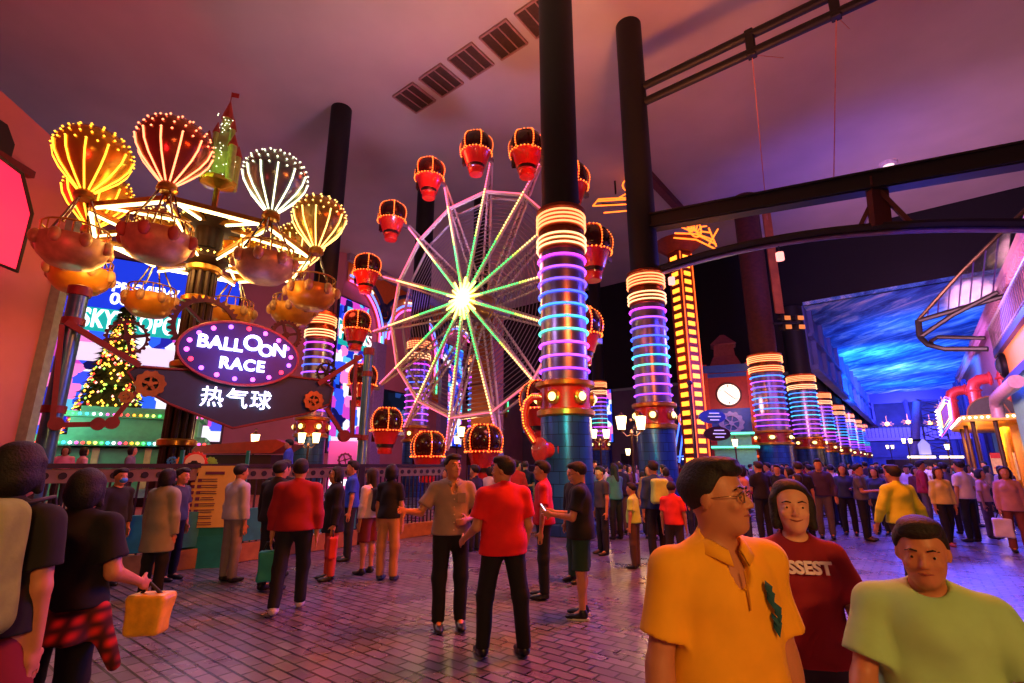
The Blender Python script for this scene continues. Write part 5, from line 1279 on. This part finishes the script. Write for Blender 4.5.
    if shirt:
        f = F(); torso(f, loose)
        if loose > .02 or hem < .55: f.cone(Tr(0, 0, 1.1), Tr(0, 0, hem*1.70-.05), (.148*wd)*s+loose, (.176*wd)*s+loose*1.3, .05, sq=(1, .78))
        f.cone(Tr(0, -.01, 1.36), Tr(0, -.005, 1.455), .085*s, .062*s, .02)
        for nm in 'RL':
            S, E_, Wr, fd = As[nm]; l_ = loose*.6+.006
            if sleeve == 'short': e = S+(E_-S)*.72; f.cone(S, e, (.048*wd+l_)*s, (.050*wd+l_*1.3)*s, .03, True)
            elif sleeve == 'long': f.cone(S, E_, (.052*wd+l_)*s, (.044*wd+l_)*s, .03); f.cone(E_, Wr, (.045*wd+l_)*s, (.031+l_)*s, .02, True)
        f.folds(.0055, 24, len(label) % 7); f.cut(hz_, Tr(0, 0, 0)-Tr(0, 0, 1))
        nk = Tr(0, .035, 1.475); f.ell(nk, V(.066, .075, .055+neck_open)*s, None, sub=True)
        if neck_open > 0: f.ell(Tr(0, .12, 1.40), V(.035, .09, .09)*s, None, sub=True)
        so = f.mesh('shirt', cloth(shirt) if isinstance(shirt, str) else shirt, T)
        if collar:
            q = MB(); a0 = -pi/2+.28; n_ = 26; P = []
            for r, z, dy in ((.066, 1.455, .0), (.078, 1.452, .0), (.100, 1.412, .008), (.094, 1.408, .008)):
                for i in range(n_+1):
                    a = a0+(2*pi-.56)*i/n_; fr = max(0, -sin(a))**4; P.append(tuple(Tr(r*cos(a)*1.0, -r*sin(a)*.95+dy+.012+fr*.012, z-fr*.035)))
            q.add(P, [(k*(n_+1)+i, k*(n_+1)+i+1, ((k+1) % 4)*(n_+1)+i+1, ((k+1) % 4)*(n_+1)+i) for k in range(4) for i in range(n_)]); q.build('collar', cloth(collar), so, True)
    if bottom in ('trousers', 'shorts'):
        f = F(); f.ell(Tr(0, -.005, .955), V(.162*wd+.008, .118*wd+.008, .12)*s, None, .04)
        for nm in 'RL':
            hp, kn, an = Ls[nm]
            if bottom == 'trousers': f.cone(hp, kn, (.086*wd+.008)*s, (.062*wd**.5+.012)*s, .04); f.cone(kn, an+V(0, 0, -.015), (.064*wd**.5+.010)*s, .062*s, .03, True)
            else: f.cone(hp, hp+(kn-hp)*.93, (.088*wd+.012)*s, (.07*wd**.5+.03)*s, .04, True)
        f.folds(.003, 20, 2).cut(Tr(0, 0, 1.03), Tr(0, 0, 1)-Tr(0, 0, 0)); f.mesh(bottom, cloth(bcol), T)
    elif bottom == 'skirt':
        f = F(); f.cone(Tr(0, 0, 1.02), Tr(0, 0, .5), .14*wd*s, .25*s, .02, True, sq=(1, .85)); f.folds(.004, 14, 1).cut(Tr(0, 0, 1.02), V(0, 0, 1)); f.mesh('skirt', cloth(bcol), T)
    if shoe and legs:
        for nm in 'RL':
            hp, kn, an = Ls[nm]; fd = unit(V((an-kn)[0]*.0, -1, 0)); lo_ = an-V(.12, .3, .12); f2 = Field(lo_, an+V(.12, .2, .12), max(vox*.8, .006))
            f2.cone(an+V(0, .02, -.035)*s, an+V(0, -.05, -.045)*s, .042*s, .042*s, .02); f2.ell(an+V(0, -.10, -.055)*s, V(.046, .10, .034)*s, None, .03); f2.cone(an, an+V(0, 0, -.03)*s, .046*s, .045*s, .02)
            f2.cut(an+V(0, 0, -.083)*s, V(0, 0, -1)); f2.mesh('shoe', mat('shoe_'+shoe.strip('#'), shoe, .4, noise=.1), T)
    # ---- hair
    if hair:
        f = F(max(vox*.8, .005)) if vox < .02 else F()
        f.ell(Hd(0, -.018, .042), V(.085, .103, .093)*hs, Rh, 0)
        if hair in ('short', 'spiky'): f.ell(Hd(0, .03, .105), V(.066, .06, .028)*hs, Rh, .02)
        f.cut(Hd(0, .050, .075), Rh@V(0, -1, -.80)); 
        if hair in ('short', 'spiky'): f.cut(Hd(0, 0, -.055), Rh@V(0, .25, -1))
        if hair == 'short': f.ell(Hd(0, .055, .088), V(.062, .035, .026)*hs, Rh, .015)
        if hair == 'bob':
            f.ell(Hd(0, -.035, -.01), V(.095, .085, .11)*hs, Rh, .02)
            for sd in (-1, 1): f.cone(Hd(sd*.072, .01, .04), Hd(sd*.078, .015, -.08), .022*s, .018*s, .02)
        if hair == 'long':
            f.cone(Hd(0, -.05, .0), Hd(0, -.10, -.22), .075*s, .06*s, .04)
            for sd in (-1, 1): f.cone(Hd(sd*.07, -.005, .04), Hd(sd*.085, -.02, -.16), .024*s, .022*s, .03)
        if hair == 'bun': f.ell(Hd(0, -.12, .05), V(.045, .045, .045)*hs, Rh, .02)
        if face: f.ell(Hd(0, .115, -.02), V(.06, .05, .085)*hs, Rh, sub=True)
        f.folds(.0022, 70, 1); f.mesh('hair', HAIR(haircol), T)
    if face and vox <= .0125:
        for sd in (-1, 1):
            q = MB(); c = Hd(sd*.032, .0765, .0055); q.ball(c, .0094*s, 10, 7); e = q.build('eye', mat('eye_white', '#b8a89c', .3, noise=0), T, True)
            q = MB(); c = Hd(sd*.032, .0822, .0055); q.ball(c, .0056*s, 8, 5); q.build('iris', mat('iris_dark', '#120a08', .15, noise=0), e, True)
            q = MB(); q.tube([Hd(sd*.014, .0905, .028), Hd(sd*.032, .0875, .033), Hd(sd*.050, .074, .026)], [.003*s, .0036*s, .002*s], 6); q.build('eyebrow', HAIR(), T, True)
        q = MB(); q.tube([Hd(-.023-smile*.5, .081, -.052+smile), Hd(-.01, .0905, -.050), Hd(0, .0915, -.052), Hd(.01, .0905, -.050), Hd(.023+smile*.5, .081, -.052+smile)], [.0016*s, .0036*s, .0042*s, .0036*s, .0016*s], 6); q.build('lips', mat('lip_tone', '#9a4a3e', .4, noise=.05), T, True)
    T['_'] = 0; del T['_']
    info = dict(T=T, Hd=Hd, Tr=Tr, As=As, Ls=Ls, s=s, F=F, torso=torso, vox=vox)
    return info
def world(info, p):
    T = info['T']; return Matrix.Translation(T.location) @ Matrix.Rotation(T.rotation_euler[2], 4, 'Z') @ Vector(p)

# ---------------------------------------------------------------- the people close to the camera
WALK = dict(legR=((.03, .28, -1), (.0, .05, -1)), legL=((.03, -.18, -1), (0, -.38, -1)))
HOLD = ((.12, .30, -1), (-.22, 1, .12))
# man in the yellow polo
p1 = person((.685, 1.78, 0), R(12), 'man in a yellow polo shirt and thin glasses, head turned aside', 1.665, .0075, 1.03, 'tan', armR=((.22, .0, -1), (.05, .1, -1)), armL=((.16, -.05, -1), (.05, .1, -1)),
            head=(R(38), R(4)), shirt='#f8b41c', collar='#f8b41c', neck_open=.03, bcol='#20202c', loose=.022)
T = p1['T']; Hd = p1['Hd']; Tr = p1['Tr']
q = MB()
for sd in (-1, 1): q.tube([Hd(sd*.034+.023*cos(a), .094-.006*abs(cos(a)), .004+.016*sin(a)) for a in [i*pi/8 for i in range(16)]], .002, 5, True); q.tube([Hd(sd*.057, .088, .008), Hd(sd*.074, .05, .008), Hd(sd*.078, -.01, .004)], .0012, 5)
q.tube([Hd(-.011, .094, .006), Hd(0, .098, .009), Hd(.011, .094, .006)], .0012, 5); q.build('glasses', mat('glasses_wire', '#a08860', .2, .9), T, True)
q = MB()
rr = random.Random(4)
for i in range(13):
    a = i/12; c = Tr(.075+.03*a+rr.uniform(-.012, .012), .143-.02*a, 1.32-.13*a); q.add([c+V(-.012, -.002, .012), c+V(.004, -.006, -.016), c+V(.014, -.002, .004), c+V(-.002, .01, .02)], [(0, 1, 2), (0, 2, 3), (0, 3, 1), (1, 3, 2)])
q.build('chest_print', mat('print_teal', '#1c5a60', .6), T)
q = MB(); q.tube([Tr(.0, .131, 1.37), Tr(.0, .142, 1.30), Tr(.0, .142, 1.26)], .003, 5); q.build('placket', cloth('#d08c10'), T)
# woman in maroon
p2 = person((1.30, 2.45, 0), R(-12), 'smiling woman in a maroon t-shirt with white lettering, behind the man in yellow', 1.575, .0085, 1.02, 'light', fem=True, head=(R(-8), R(2)), hair='bob', shirt='#8c1420', bcol='#30343c', loose=.02, smile=.007, armL=((.25, .2, -1), (-.2, .8, .1)))
T = p2['T']; Tr = p2['Tr']
o = text('lettering', 'SSEST', .07, mat('print_white', '#e8d8d8', .6), T, tuple(Tr(-.0, .166, 1.325)), rot=(R(80), 0, 0), ext=.004, bold=.003); o.rotation_euler = (R(72), 0, 0)
# blurred person in pale green
p3 = person((1.46, 1.93, 0), R(-28), 'person in a pale green t-shirt with orange-lit face, nearest the camera on the right', 1.47, .0085, 1.08, 'tan', lean=.12, head=(R(-10), R(-6)), hair='short', shirt='#a8dc90', bcol='#8a4a30', loose=.03,
            armL=((.3, .15, -1), (-.1, .7, -.5)), armR=((.3, .25, -1), (.1, .5, -.6)))
q = MB()
# woman in black seen from behind, plaid shirt round her waist
p21 = person((-2.62, 3.2, 0), pi+.1, 'woman in a black top seen from behind, red plaid shirt tied round her waist', 1.62, .010, 1.18, 'tan', fem=True, hair='bob', shirt='#0a0a0c', bcol='#08080c', loose=.03,
             armL=((.85, .05, -.15), (-.8, -.55, .35)), armR=((.30, .0, -1), (.12, .8, -.35)), curl=(1.0, .4))
def plaid():
    m = bpy.data.materials.new('red_plaid'); m.use_nodes = True; N, Lk = nodes(m); b = N['Principled BSDF']; tc = N.new('ShaderNodeTexCoord')
    w1 = N.new('ShaderNodeTexWave'); w1.bands_direction = 'Z'; w1.inputs['Scale'].default_value = 4.5; w2 = N.new('ShaderNodeTexWave'); w2.bands_direction = 'X'; w2.inputs['Scale'].default_value = 4.5
    a = N.new('ShaderNodeMath'); a.operation = 'MULTIPLY'
    for w_ in (w1, w2): Lk.new(tc.outputs['Object'], w_.inputs['Vector'])
    Lk.new(w1.outputs['Fac'], a.inputs[0]); Lk.new(w2.outputs['Fac'], a.inputs[1]); cr = N.new('ShaderNodeValToRGB'); cr.color_ramp.elements[0].color = srgb('#3a0608'); cr.color_ramp.elements[1].color = srgb('#c82020')
    Lk.new(a.outputs[0], cr.inputs[0]); Lk.new(cr.outputs[0], b.inputs['Base Color']); b.inputs['Roughness'].default_value = .9; return m
PL = plaid()
T = p21['T']; Tr = p21['Tr']; s = p21['s']; f = p21['F'](.012)
f.cone(Tr(0, 0, 1.03), Tr(0, -.02, .72), .165*s, .26*s, .02, True, sq=(1, .9)); f.cone(Tr(-.2, .0, .85), Tr(-.36, -.02, .58), .09*s, .03*s, .04); f.folds(.012, 9, 1).cut(Tr(0, 0, 1.04), V(0, 0, 1)); f.mesh('tied_shirt', PL, T)
def bag(name, label, cat, loc, size, m, strap=None, taper=.85, soft=.03, yaw=0.):
    t = thing(name, label, cat, loc, yaw); w_, d_, h_ = size; f = Field((-w_/2-.05, -d_/2-.05, -h_/2-.05), (w_/2+.05, d_/2+.05, h_/2+.05), .012)
    sl, P = f.block(f.lo, f.lo+f.n*f.vox, 0); k = 1-(1-taper)*(P[..., 2]/h_+.5)
    qx = np.abs(P[..., 0])-(w_/2-soft)*k; qy = np.abs(P[..., 1])-(d_/2-soft)*k; qz = np.abs(P[..., 2])-(h_/2-soft); Q = np.stack([qx, qy, qz], -1)
    f.d = (np.sqrt((np.maximum(Q, 0)**2).sum(-1))+np.minimum(Q.max(-1), 0)-soft).astype(np.float32); f.folds(.006, 18, 3); f.mesh('body', m, t)
    if strap:
        q = MB()
        for st in strap: q.tube(st, .012, 6)
        q.build('strap', mat('strap_dark', '#2a2420', .7), t, True)
    return t
hw = world(p21, p21['As']['R'][2]+p21['As']['R'][3]*.1)
bag('shopping_bag', 'crumpled yellow plastic bag in the right hand of the woman in black', 'bag', (hw.x+.03, hw.y, hw.z-.17), (.22, .14, .24), mat('bag_yellow', '#f0b430', .35, noise=.25, scale=12, bump=.4), [[(-.08, 0, .1), (-.02, 0, .18), (.08, 0, .1)]], 1.25)
# backpacker cut by the left edge
p22 = person((-2.38, 2.48, 0), pi+.15, 'dark-haired backpacker at the left edge, dark top and dark red skirt', 1.75, .011, 1.1, 'tan', fem=True, hair='bob', shirt='#14160e', bottom='skirt', bcol='#7a1418', loose=.025, armR=((.12, .0, -1), (.02, .15, -1)))
c = world(p22, p22['Tr'](0, -.22, 1.2))
bag('backpack', 'large olive green backpack on the back of the person at the left edge', 'backpack', (c.x, c.y, c.z), (.46, .26, .56), mat('olive_canvas', '#7f9c30', .8, noise=.25, scale=9, bump=.3),
    [[(-.14, .1, .25), (-.14, .3, .27), (-.14, .36, .1)], [(.14, .1, .25), (.14, .3, .27), (.14, .36, .1)], [(-.2, -.135, .0), (0, -.15, -.02), (.2, -.135, .05)]], .85, .07, pi+pi+.15)
# two men talking
p7 = person((-.66, 5.77, 0), R(16), 'man in a taupe button shirt and black trousers gesturing while he talks', 1.76, .011, 1.05, 'tan', head=(R(18), R(6)), shirt='#9a8272', collar='#9a8272', bcol='#0a0a0c', loose=.022, neck_open=.02,
            armR=((.55, .1, -.85), (.55, .65, .12)), armL=((.32, .02, -1), (-.55, .75, -.12)), curl=(.4, 1.2))
T = p7['T']; Tr = p7['Tr']; q = MB()
for i in range(6): q.ball(Tr(0, .142+(.012 if i > 1 else 0), 1.33-i*.075), .007, 8, 5)
q.build('buttons', mat('button_pale', '#d8c8b8', .4), T); q = MB(); q.box(Tr(.075, .135, 1.27), (.09, .012, .1)); q.build('pocket', cloth('#9a8272'), T)
p6 = person((-.08, 5.0, 0), R(-158), 'man in a bright red t-shirt and black trousers seen from behind, head turned', 1.73, .011, 1.1, 'tan', head=(R(52), 0), shirt='#e01218', bcol='#0a0a0c', loose=.032, hem=.50,
            armL=((.25, .1, -1), (.15, .8, -.45)), armR=((.22, .0, -1), (.0, .4, -.9)), legR=((.12, -.1, -1), (.05, -.1, -1)), legL=((.14, .12, -1), (.05, -.02, -1)))
# boy with phone
p8 = person((.80, 6.16, 0), R(-102), 'young man in black t-shirt and dark green shorts looking at his phone', 1.68, .011, 1.02, 'tan', head=(0, R(-14)), shirt='#0c0e10', bottom='shorts', bcol='#123a28', loose=.03, hem=.5, armR=HOLD, armL=HOLD, curl=(.9, .9), shoe='#101418')
w_ = world(p8, (p8['As']['R'][2]+p8['As']['L'][2])/2+V(0, -.10, .02)); t = thing('phone', 'small lit phone held by the young man in green shorts', 'phone', w_, R(-102))
q = MB(); q.M = Matrix.Rotation(R(35), 4, 'X'); q.box((0, 0, .03), (.075, .01, .15), 0, .003); q.build('case', mat('phone_black', '#101014', .3), t); q = MB(); q.M = Matrix.Rotation(R(35), 4, 'X'); q.box((0, .007, .03), (.066, .003, .135)); q.build('display', glow('phone_glow', '#e0e8ff', 1.5), t)
T = p8['T']; Hd = p8['Hd']; q = MB()
for sd in (-1, 1): q.tube([Hd(sd*.034+.024*cos(a), .094, .004+.018*sin(a)) for a in [i*pi/6 for i in range(12)]], .0022, 5, True); q.tube([Hd(sd*.058, .09, .006), Hd(sd*.078, .0, .004)], .0022, 5)
q.build('glasses', mat('ink'), T, True)
q = MB()
for nm in 'RL':
    an = p8['Ls'][nm][2]; q.lathe([(.05, 0), (.05, .02)], (0, 0, 0), 16); n0 = len(q.v)-32; q.v[n0:] = [(an[0]+x*.95, an[1]-.055+y*2.6, z+.002) for x, y, z in q.v[n0:]]
q.build('pale_sole', mat('sole_white', '#d8dcc0', .6), T)
# others in the middle distance
cast = [
 ((.42, 7.0), R(-95), 'person in a red t-shirt behind the bright red man, facing the queue', dict(H=1.7, shirt='#c81420', bcol='#101418', head=(0, 0), armR=HOLD, hair='short', vox=.013)),
 ((.95, 7.9), R(-60), 'person in a dark jacket between the red t-shirt and the young man with the phone', dict(H=1.66, shirt='#181418', sleeve='long', bcol='#1a3a30', vox=.014)),
 ((-1.86, 8.0), pi-.2, 'person in a black top and khaki trousers seen from behind by the queue', dict(H=1.66, fem=True, hair='bob', shirt='#101218', sleeve='short', bcol='#c08850', shoe='#303848', vox=.012)),
 ((-2.28, 8.45), R(-115), 'girl in a white top with a small dark backpack beside the khaki trousers', dict(H=1.6, fem=True, hair='long', haircol='#2a1c14', shirt='#e0c8d0', sleeve='long', bottom='shorts', bcol='#70201c', vox=.012)),
 ((-2.72, 8.05), R(-60), 'woman in a long black jacket over white, facing the queue', dict(H=1.62, fem=True, hair='bob', shirt='#101016', sleeve='long', hem=.42, loose=.035, bcol='#c84a38', vox=.012, armR=HOLD)),
 ((-2.62, 6.4), pi+.25, 'man in a dark red sweater and navy trousers walking away, white soled shoes', dict(H=1.73, build=1.12, shirt='#9c1420', sleeve='long', bcol='#0c1018', loose=.035, shoe='#c8c0c8', vox=.012, **WALK)),
 ((-2.95, 9.6), R(-70), 'man in a bright blue shirt queueing beside the slim sign post', dict(H=1.72, shirt='#2448c0', bcol='#202028', vox=.013)),
 ((-3.3, 7.35), pi-.4, 'person in a black jacket with grey shoulders beside the dark red sweater', dict(H=1.7, build=1.1, shirt='#15141a', sleeve='long', bcol='#1a1a28', loose=.04, vox=.012, armR=HOLD)),
 ((-4.15, 7.9), R(150), 'person in a white jacket and pale grey trousers right of the menu board', dict(H=1.66, shirt='#b8b0b4', sleeve='long', bcol='#8a7a78', loose=.03, vox=.012)),
 ((-3.62, 8.2), R(170), 'person in a black puffer jacket between the white jacket and the dark red sweater', dict(H=1.72, build=1.1, shirt='#0c0c12', sleeve='long', bcol='#9a8888', loose=.045, vox=.012)),
 ((-4.62, 6.95), pi-.15, 'woman in a long grey-green coat seen from behind, left of the menu board', dict(H=1.6, fem=True, hair='bob', shirt='#8c8c74', sleeve='long', hem=.36, loose=.04, bcol='#141418', vox=.012)),
 ((-5.1, 8.0), R(85), 'dark-haired person in slate grey reading the menu board', dict(H=1.6, shirt='#3c4658', sleeve='short', bcol='#1a1c24', vox=.012)),
 ((-5.75, 7.6), R(70), 'person wearing a blue face mask at the queue fence', dict(H=1.6, shirt='#1c1c24', sleeve='long', bcol='#14141c', vox=.012)),
 ((5.5, 7.45), pi+.15, 'man in a lime yellow long-sleeved top walking away over the blue-lit paving', dict(H=1.66, build=1.08, shirt='#c8d830', sleeve='long', bcol='#2a2418', loose=.02, vox=.012, armR=((.42, -.1, -1), (.45, .1, -1)), armL=((.3, .2, -1), (0, .5, -1)), **WALK)),
 ((9.3, 11.3), R(-10), 'long-haired woman in a yellow top and black jeans walking toward the camera', dict(H=1.62, fem=True, hair='long', haircol='#3a2014', shirt='#d8c860', sleeve='long', bcol='#0c0e16', shoe='#a04030', vox=.014, **WALK)),
 ((9.9, 10.4), R(-35), 'woman in a dusty pink jacket at the right edge carrying a white bag', dict(H=1.62, fem=True, hair='long', haircol='#2c1812', shirt='#b88088', sleeve='long', hem=.48, bcol='#7a3a30', vox=.014)),
 ((11.2, 12.4), R(30), 'person in a pale pink top near the foot of the yellow shop posts', dict(H=1.55, fem=True, hair='bob', shirt='#d09a9c', bcol='#5a4048', vox=.015)),
 ((2.55, 9.3), pi+.2, 'man in a blue jacket with a lime backpack left of the man in yellow', dict(H=1.72, shirt='#1c3c78', sleeve='long', bcol='#1a1a24', vox=.013)),
 ((2.05, 8.9), R(-120), 'child in a lime and white shirt left of the blue jacket', dict(H=1.35, shirt='#b8e060', bcol='#503830', vox=.013)),
 ((2.6, 8.5), R(150), 'child in a red shirt in front of the blue jacket', dict(H=1.38, shirt='#d82a28', bcol='#3a2824', vox=.013)),
 ((1.75, 10.2), R(-70), 'person in a dark striped top beyond the lime shirt', dict(H=1.62, shirt='#3a4048', bcol='#181a20', vox=.014)),
 ((-1.2, 9.8), R(-80), 'person in a dusty red top at the end of the queue fence', dict(H=1.6, fem=True, hair='long', shirt='#a04a48', bcol='#8a6068', vox=.014)),
 ((-.75, 10.6), R(-120), 'person in a black coat just left of the taupe shirt', dict(H=1.65, shirt='#141216', sleeve='long', bcol='#181820', vox=.014)),
]
INFO = []
for (x, y), yaw_, lab, kw in cast: INFO.append(person((x, y, 0), yaw_, lab, **kw))
# face mask
i12 = INFO[12]; q = MB(); q.ball(i12['Hd'](0, .066, -.042), (.055, .05, .042), 14, 8); q.build('face_mask', mat('mask_blue', '#3a90e0', .7), i12['T'], True)
for k, lab, cl, sz in ((3, 'small dark backpack on the girl in the white top', '#2a2430', (.28, .14, .36)), (17, 'lime green backpack on the man in the blue jacket', '#b8e070', (.32, .18, .42))):
    c = world(INFO[k], INFO[k]['Tr'](0, -.19, 1.2)); bag('backpack', lab, 'backpack', (c.x, c.y, c.z), sz, mat('pack_'+cl[1:], cl, .7, noise=.2), [[(-.09, .06, .15), (-.09, .2, .2), (-.09, .24, .0)], [(.09, .06, .15), (.09, .2, .2), (.09, .24, .0)]], .85, .05, INFO[k]['T'].rotation_euler[2]+pi)
for k, sd, lab, cl, sz in ((5, 'L', 'teal shopping bag in the left hand of the man in the dark red sweater', '#1f9a88', (.24, .12, .34)), (7, 'R', 'cream tote bag held by the person with grey shoulders', '#c8b070', (.34, .12, .3)), (15, 'R', 'white shopping bag carried by the woman in dusty pink', '#e0d8e8', (.3, .12, .36)), (4, 'L', 'red shopping bag beside the woman in the long black jacket', '#d03020', (.24, .12, .3))):
    a = INFO[k]['As'][sd]; c = world(INFO[k], a[2]+a[3]*.09); bag('shopping_bag', lab, 'bag', (c.x, c.y, c.z-sz[2]/2-.07), sz, mat('tote_'+cl[1:], cl, .6, noise=.2), [[(-.08, 0, sz[2]/2-.02), (-.04, 0, sz[2]/2+.09), (.04, 0, sz[2]/2+.09), (.08, 0, sz[2]/2-.02)]], .95, .03, INFO[k]['T'].rotation_euler[2])
# on the ride deck behind the fence
for (px, py, Y, H_, lab, col_, yw) in ((289, 450, 12.3, 1.5, 'boy in a blue shirt standing on the ride deck behind the fence', '#2a4ab8', -1.4), (66, 452, 11.2, 1.3, 'child in a pink shirt leaning over the fence at the left', '#d880a0', .4), (84, 452, 11.4, 1.28, 'child with a pink blouse and black bob on the ride deck', '#d898b0', 2.6),
                                      (132, 452, 11.2, 1.3, 'person in a grey hooded top behind the fence below the christmas tree', '#6a6068', 1.9)):
    p = at(px, py, Y); person((p.x, p.y, .75), yw, lab, H=H_, vox=.014, shirt=col_, bcol='#202030', hair='bob' if H_ < 1.4 else 'short')

# ---------------------------------------------------------------- the crowd
cr = random.Random(21)
vcols = [('#14121a', 'black'), ('#c8b8b8', 'pale'), ('#a01c28', 'red'), ('#24345c', 'navy'), ('#5a5458', 'grey'), ('#b87868', 'salmon'), ('#1c1618', 'black'), ('#3a6a70', 'teal'), ('#d8ccd8', 'white'), ('#6a3030', 'maroon'), ('#402a48', 'purple'), ('#8a6a50', 'brown')]
protos = []
pose = [ARM_DOWN, HOLD, ((.3, 0, -1), (0, .4, -1))]
FARP = (0, 0)
spots = []
def free(x, y, r=.5):
    if any((x-a)**2+(y-b)**2 < r*r for a, b in spots): return False
    for (cx, cy), rad in COLS:
        if (x-cx)**2+(y-cy)**2 < (rad+.4)**2: return False
    return True
COLS = [((C1.x, C1.y), .75), ((C2.x, C2.y), .75)]+[((x, y), 1.15) for (x, y), s, _ in CP]+[((-9.2, 23.2), .75), ((-5.4, 28.3), .75), ((-2.2, 32.6), .75), ((7.5, 43), .75), ((TW.x, TW.y), 1), ((KP2.x, KP2.y), 2.2), ((CT.x, CT.y), 2.4), ((OP.x, OP.y), .3), ((P.location.x, P.location.y), 1.2)]
places = []
def fill(n, u0, u1, l0, l1, tag_, cond=lambda x, y: True, r=.62):
    k = 0; tries = 0
    while k < n and tries < n*60:
        tries += 1; u = u0+(u1-u0)*cr.random()**1.3; l = cr.uniform(l0, l1); p = hall(u, l)
        if free(p.x, p.y, r) and cond(p.x, p.y): spots.append((p.x, p.y)); places.append((p.x, p.y, tag_)); k += 1
def pxx(x, y): return 512+515*x/y
fill(34, 11.0, 18, -6.3, .8, 'behind the man in yellow', lambda x, y: y > 10.5 and pxx(x, y) < 960 and pxx(x, y) > 585)
fill(125, 17, 44, -6.0, 2.3, 'in the street crowd', lambda x, y: y > 14.5 and pxx(x, y) > 590)
fill(40, 17, 36, -18, -8.3, 'beyond the neon columns', lambda x, y: pxx(x, y) > 500 and y > 20)
fill(18, 10, 17, -8.7, -7.4, 'in front of the ferris wheel', lambda x, y: pxx(x, y) > 455 and y > 11.5)
fill(12, 36, 52, .2, 2.0, 'beside the yellow canopied shop', lambda x, y: pxx(x, y) < 1010)
for i, (c_, nm) in enumerate(vcols):
    x, y, tg = places[i]
    pr = person((x, y, 0), cr.uniform(0, 6.28), 'x', H=(1.66, 1.58, 1.72, 1.6)[i % 4], vox=.022, fem=i % 2 == 1, hair=('short', 'bob', 'short', 'long')[i % 4], haircol=('#14100e', '#2a1a12')[i % 3 == 0],
                shirt=c_, sleeve=('short', 'long')[(i//2) % 2], bcol=('#14141a', '#2a3040', '#5a5048', '#101014')[i % 4], face=False, hands=False, armR=pose[i % 3], armL=pose[(i+1) % 3], loose=.022)
    protos.append(pr['T'])
LMK = [((C1.x, C1.y), 'the tallest neon column'), ((C2.x, C2.y), 'the second black column')]+[((x, y), n_) for ((x, y), s_, _), n_ in zip(CP, ('the first fat column', 'the second fat column', 'the third fat column', 'the fourth fat column', 'the fifth fat column', 'the sixth fat column', 'the farthest column'))]
LMK += [((TW.x, TW.y), 'the bulb tower'), ((KP2.x, KP2.y), 'the green kiosk'), ((OP.x, OP.y), 'the oval signs'), ((CX.x, CX.y), 'the yellow canopy'), ((-1.1, 22.6), 'the brown pylon'), ((7.5, 43), 'the small far column'), ((9.3, 11.3), 'the long-haired woman'), ((5.5, 7.5), 'the lime yellow man')]
rows = {}
for i, (x, y, tg) in enumerate(places):
    j = i % len(protos); hn = ('short-haired', 'bob-haired', 'short-haired', 'long-haired')[j % 4]
    lm_ = min(LMK, key=lambda q_: (q_[0][0]-x)**2+(q_[0][1]-y)**2)[1]
    if i < len(protos): o = protos[j]
    else: sc = cr.uniform(.93, 1.06); o = dup(protos[j], (x, y, 0), cr.uniform(0, 6.28), scale=(sc, sc, sc))
    rows.setdefault((hn, vcols[j][1], lm_), []).append((y, o)); o['group'] = 'crowd '+tg
for (hn, nm, lm_), lst in rows.items():
    lst.sort(key=lambda q_: q_[0])
    for n_, (y, o) in enumerate(lst):
        pre = '' if len(lst) == 1 else (('nearest', 'second nearest', 'third nearest', 'fourth nearest', 'fifth nearest', 'sixth nearest', 'seventh nearest', 'eighth nearest', 'ninth nearest', 'tenth nearest', 'eleventh nearest', 'twelfth nearest', 'thirteenth nearest', 'fourteenth nearest')[min(n_, 13)]+' ')
        o['label'] = '%s%s person in a %s top standing by %s' % (pre, hn, nm, lm_)
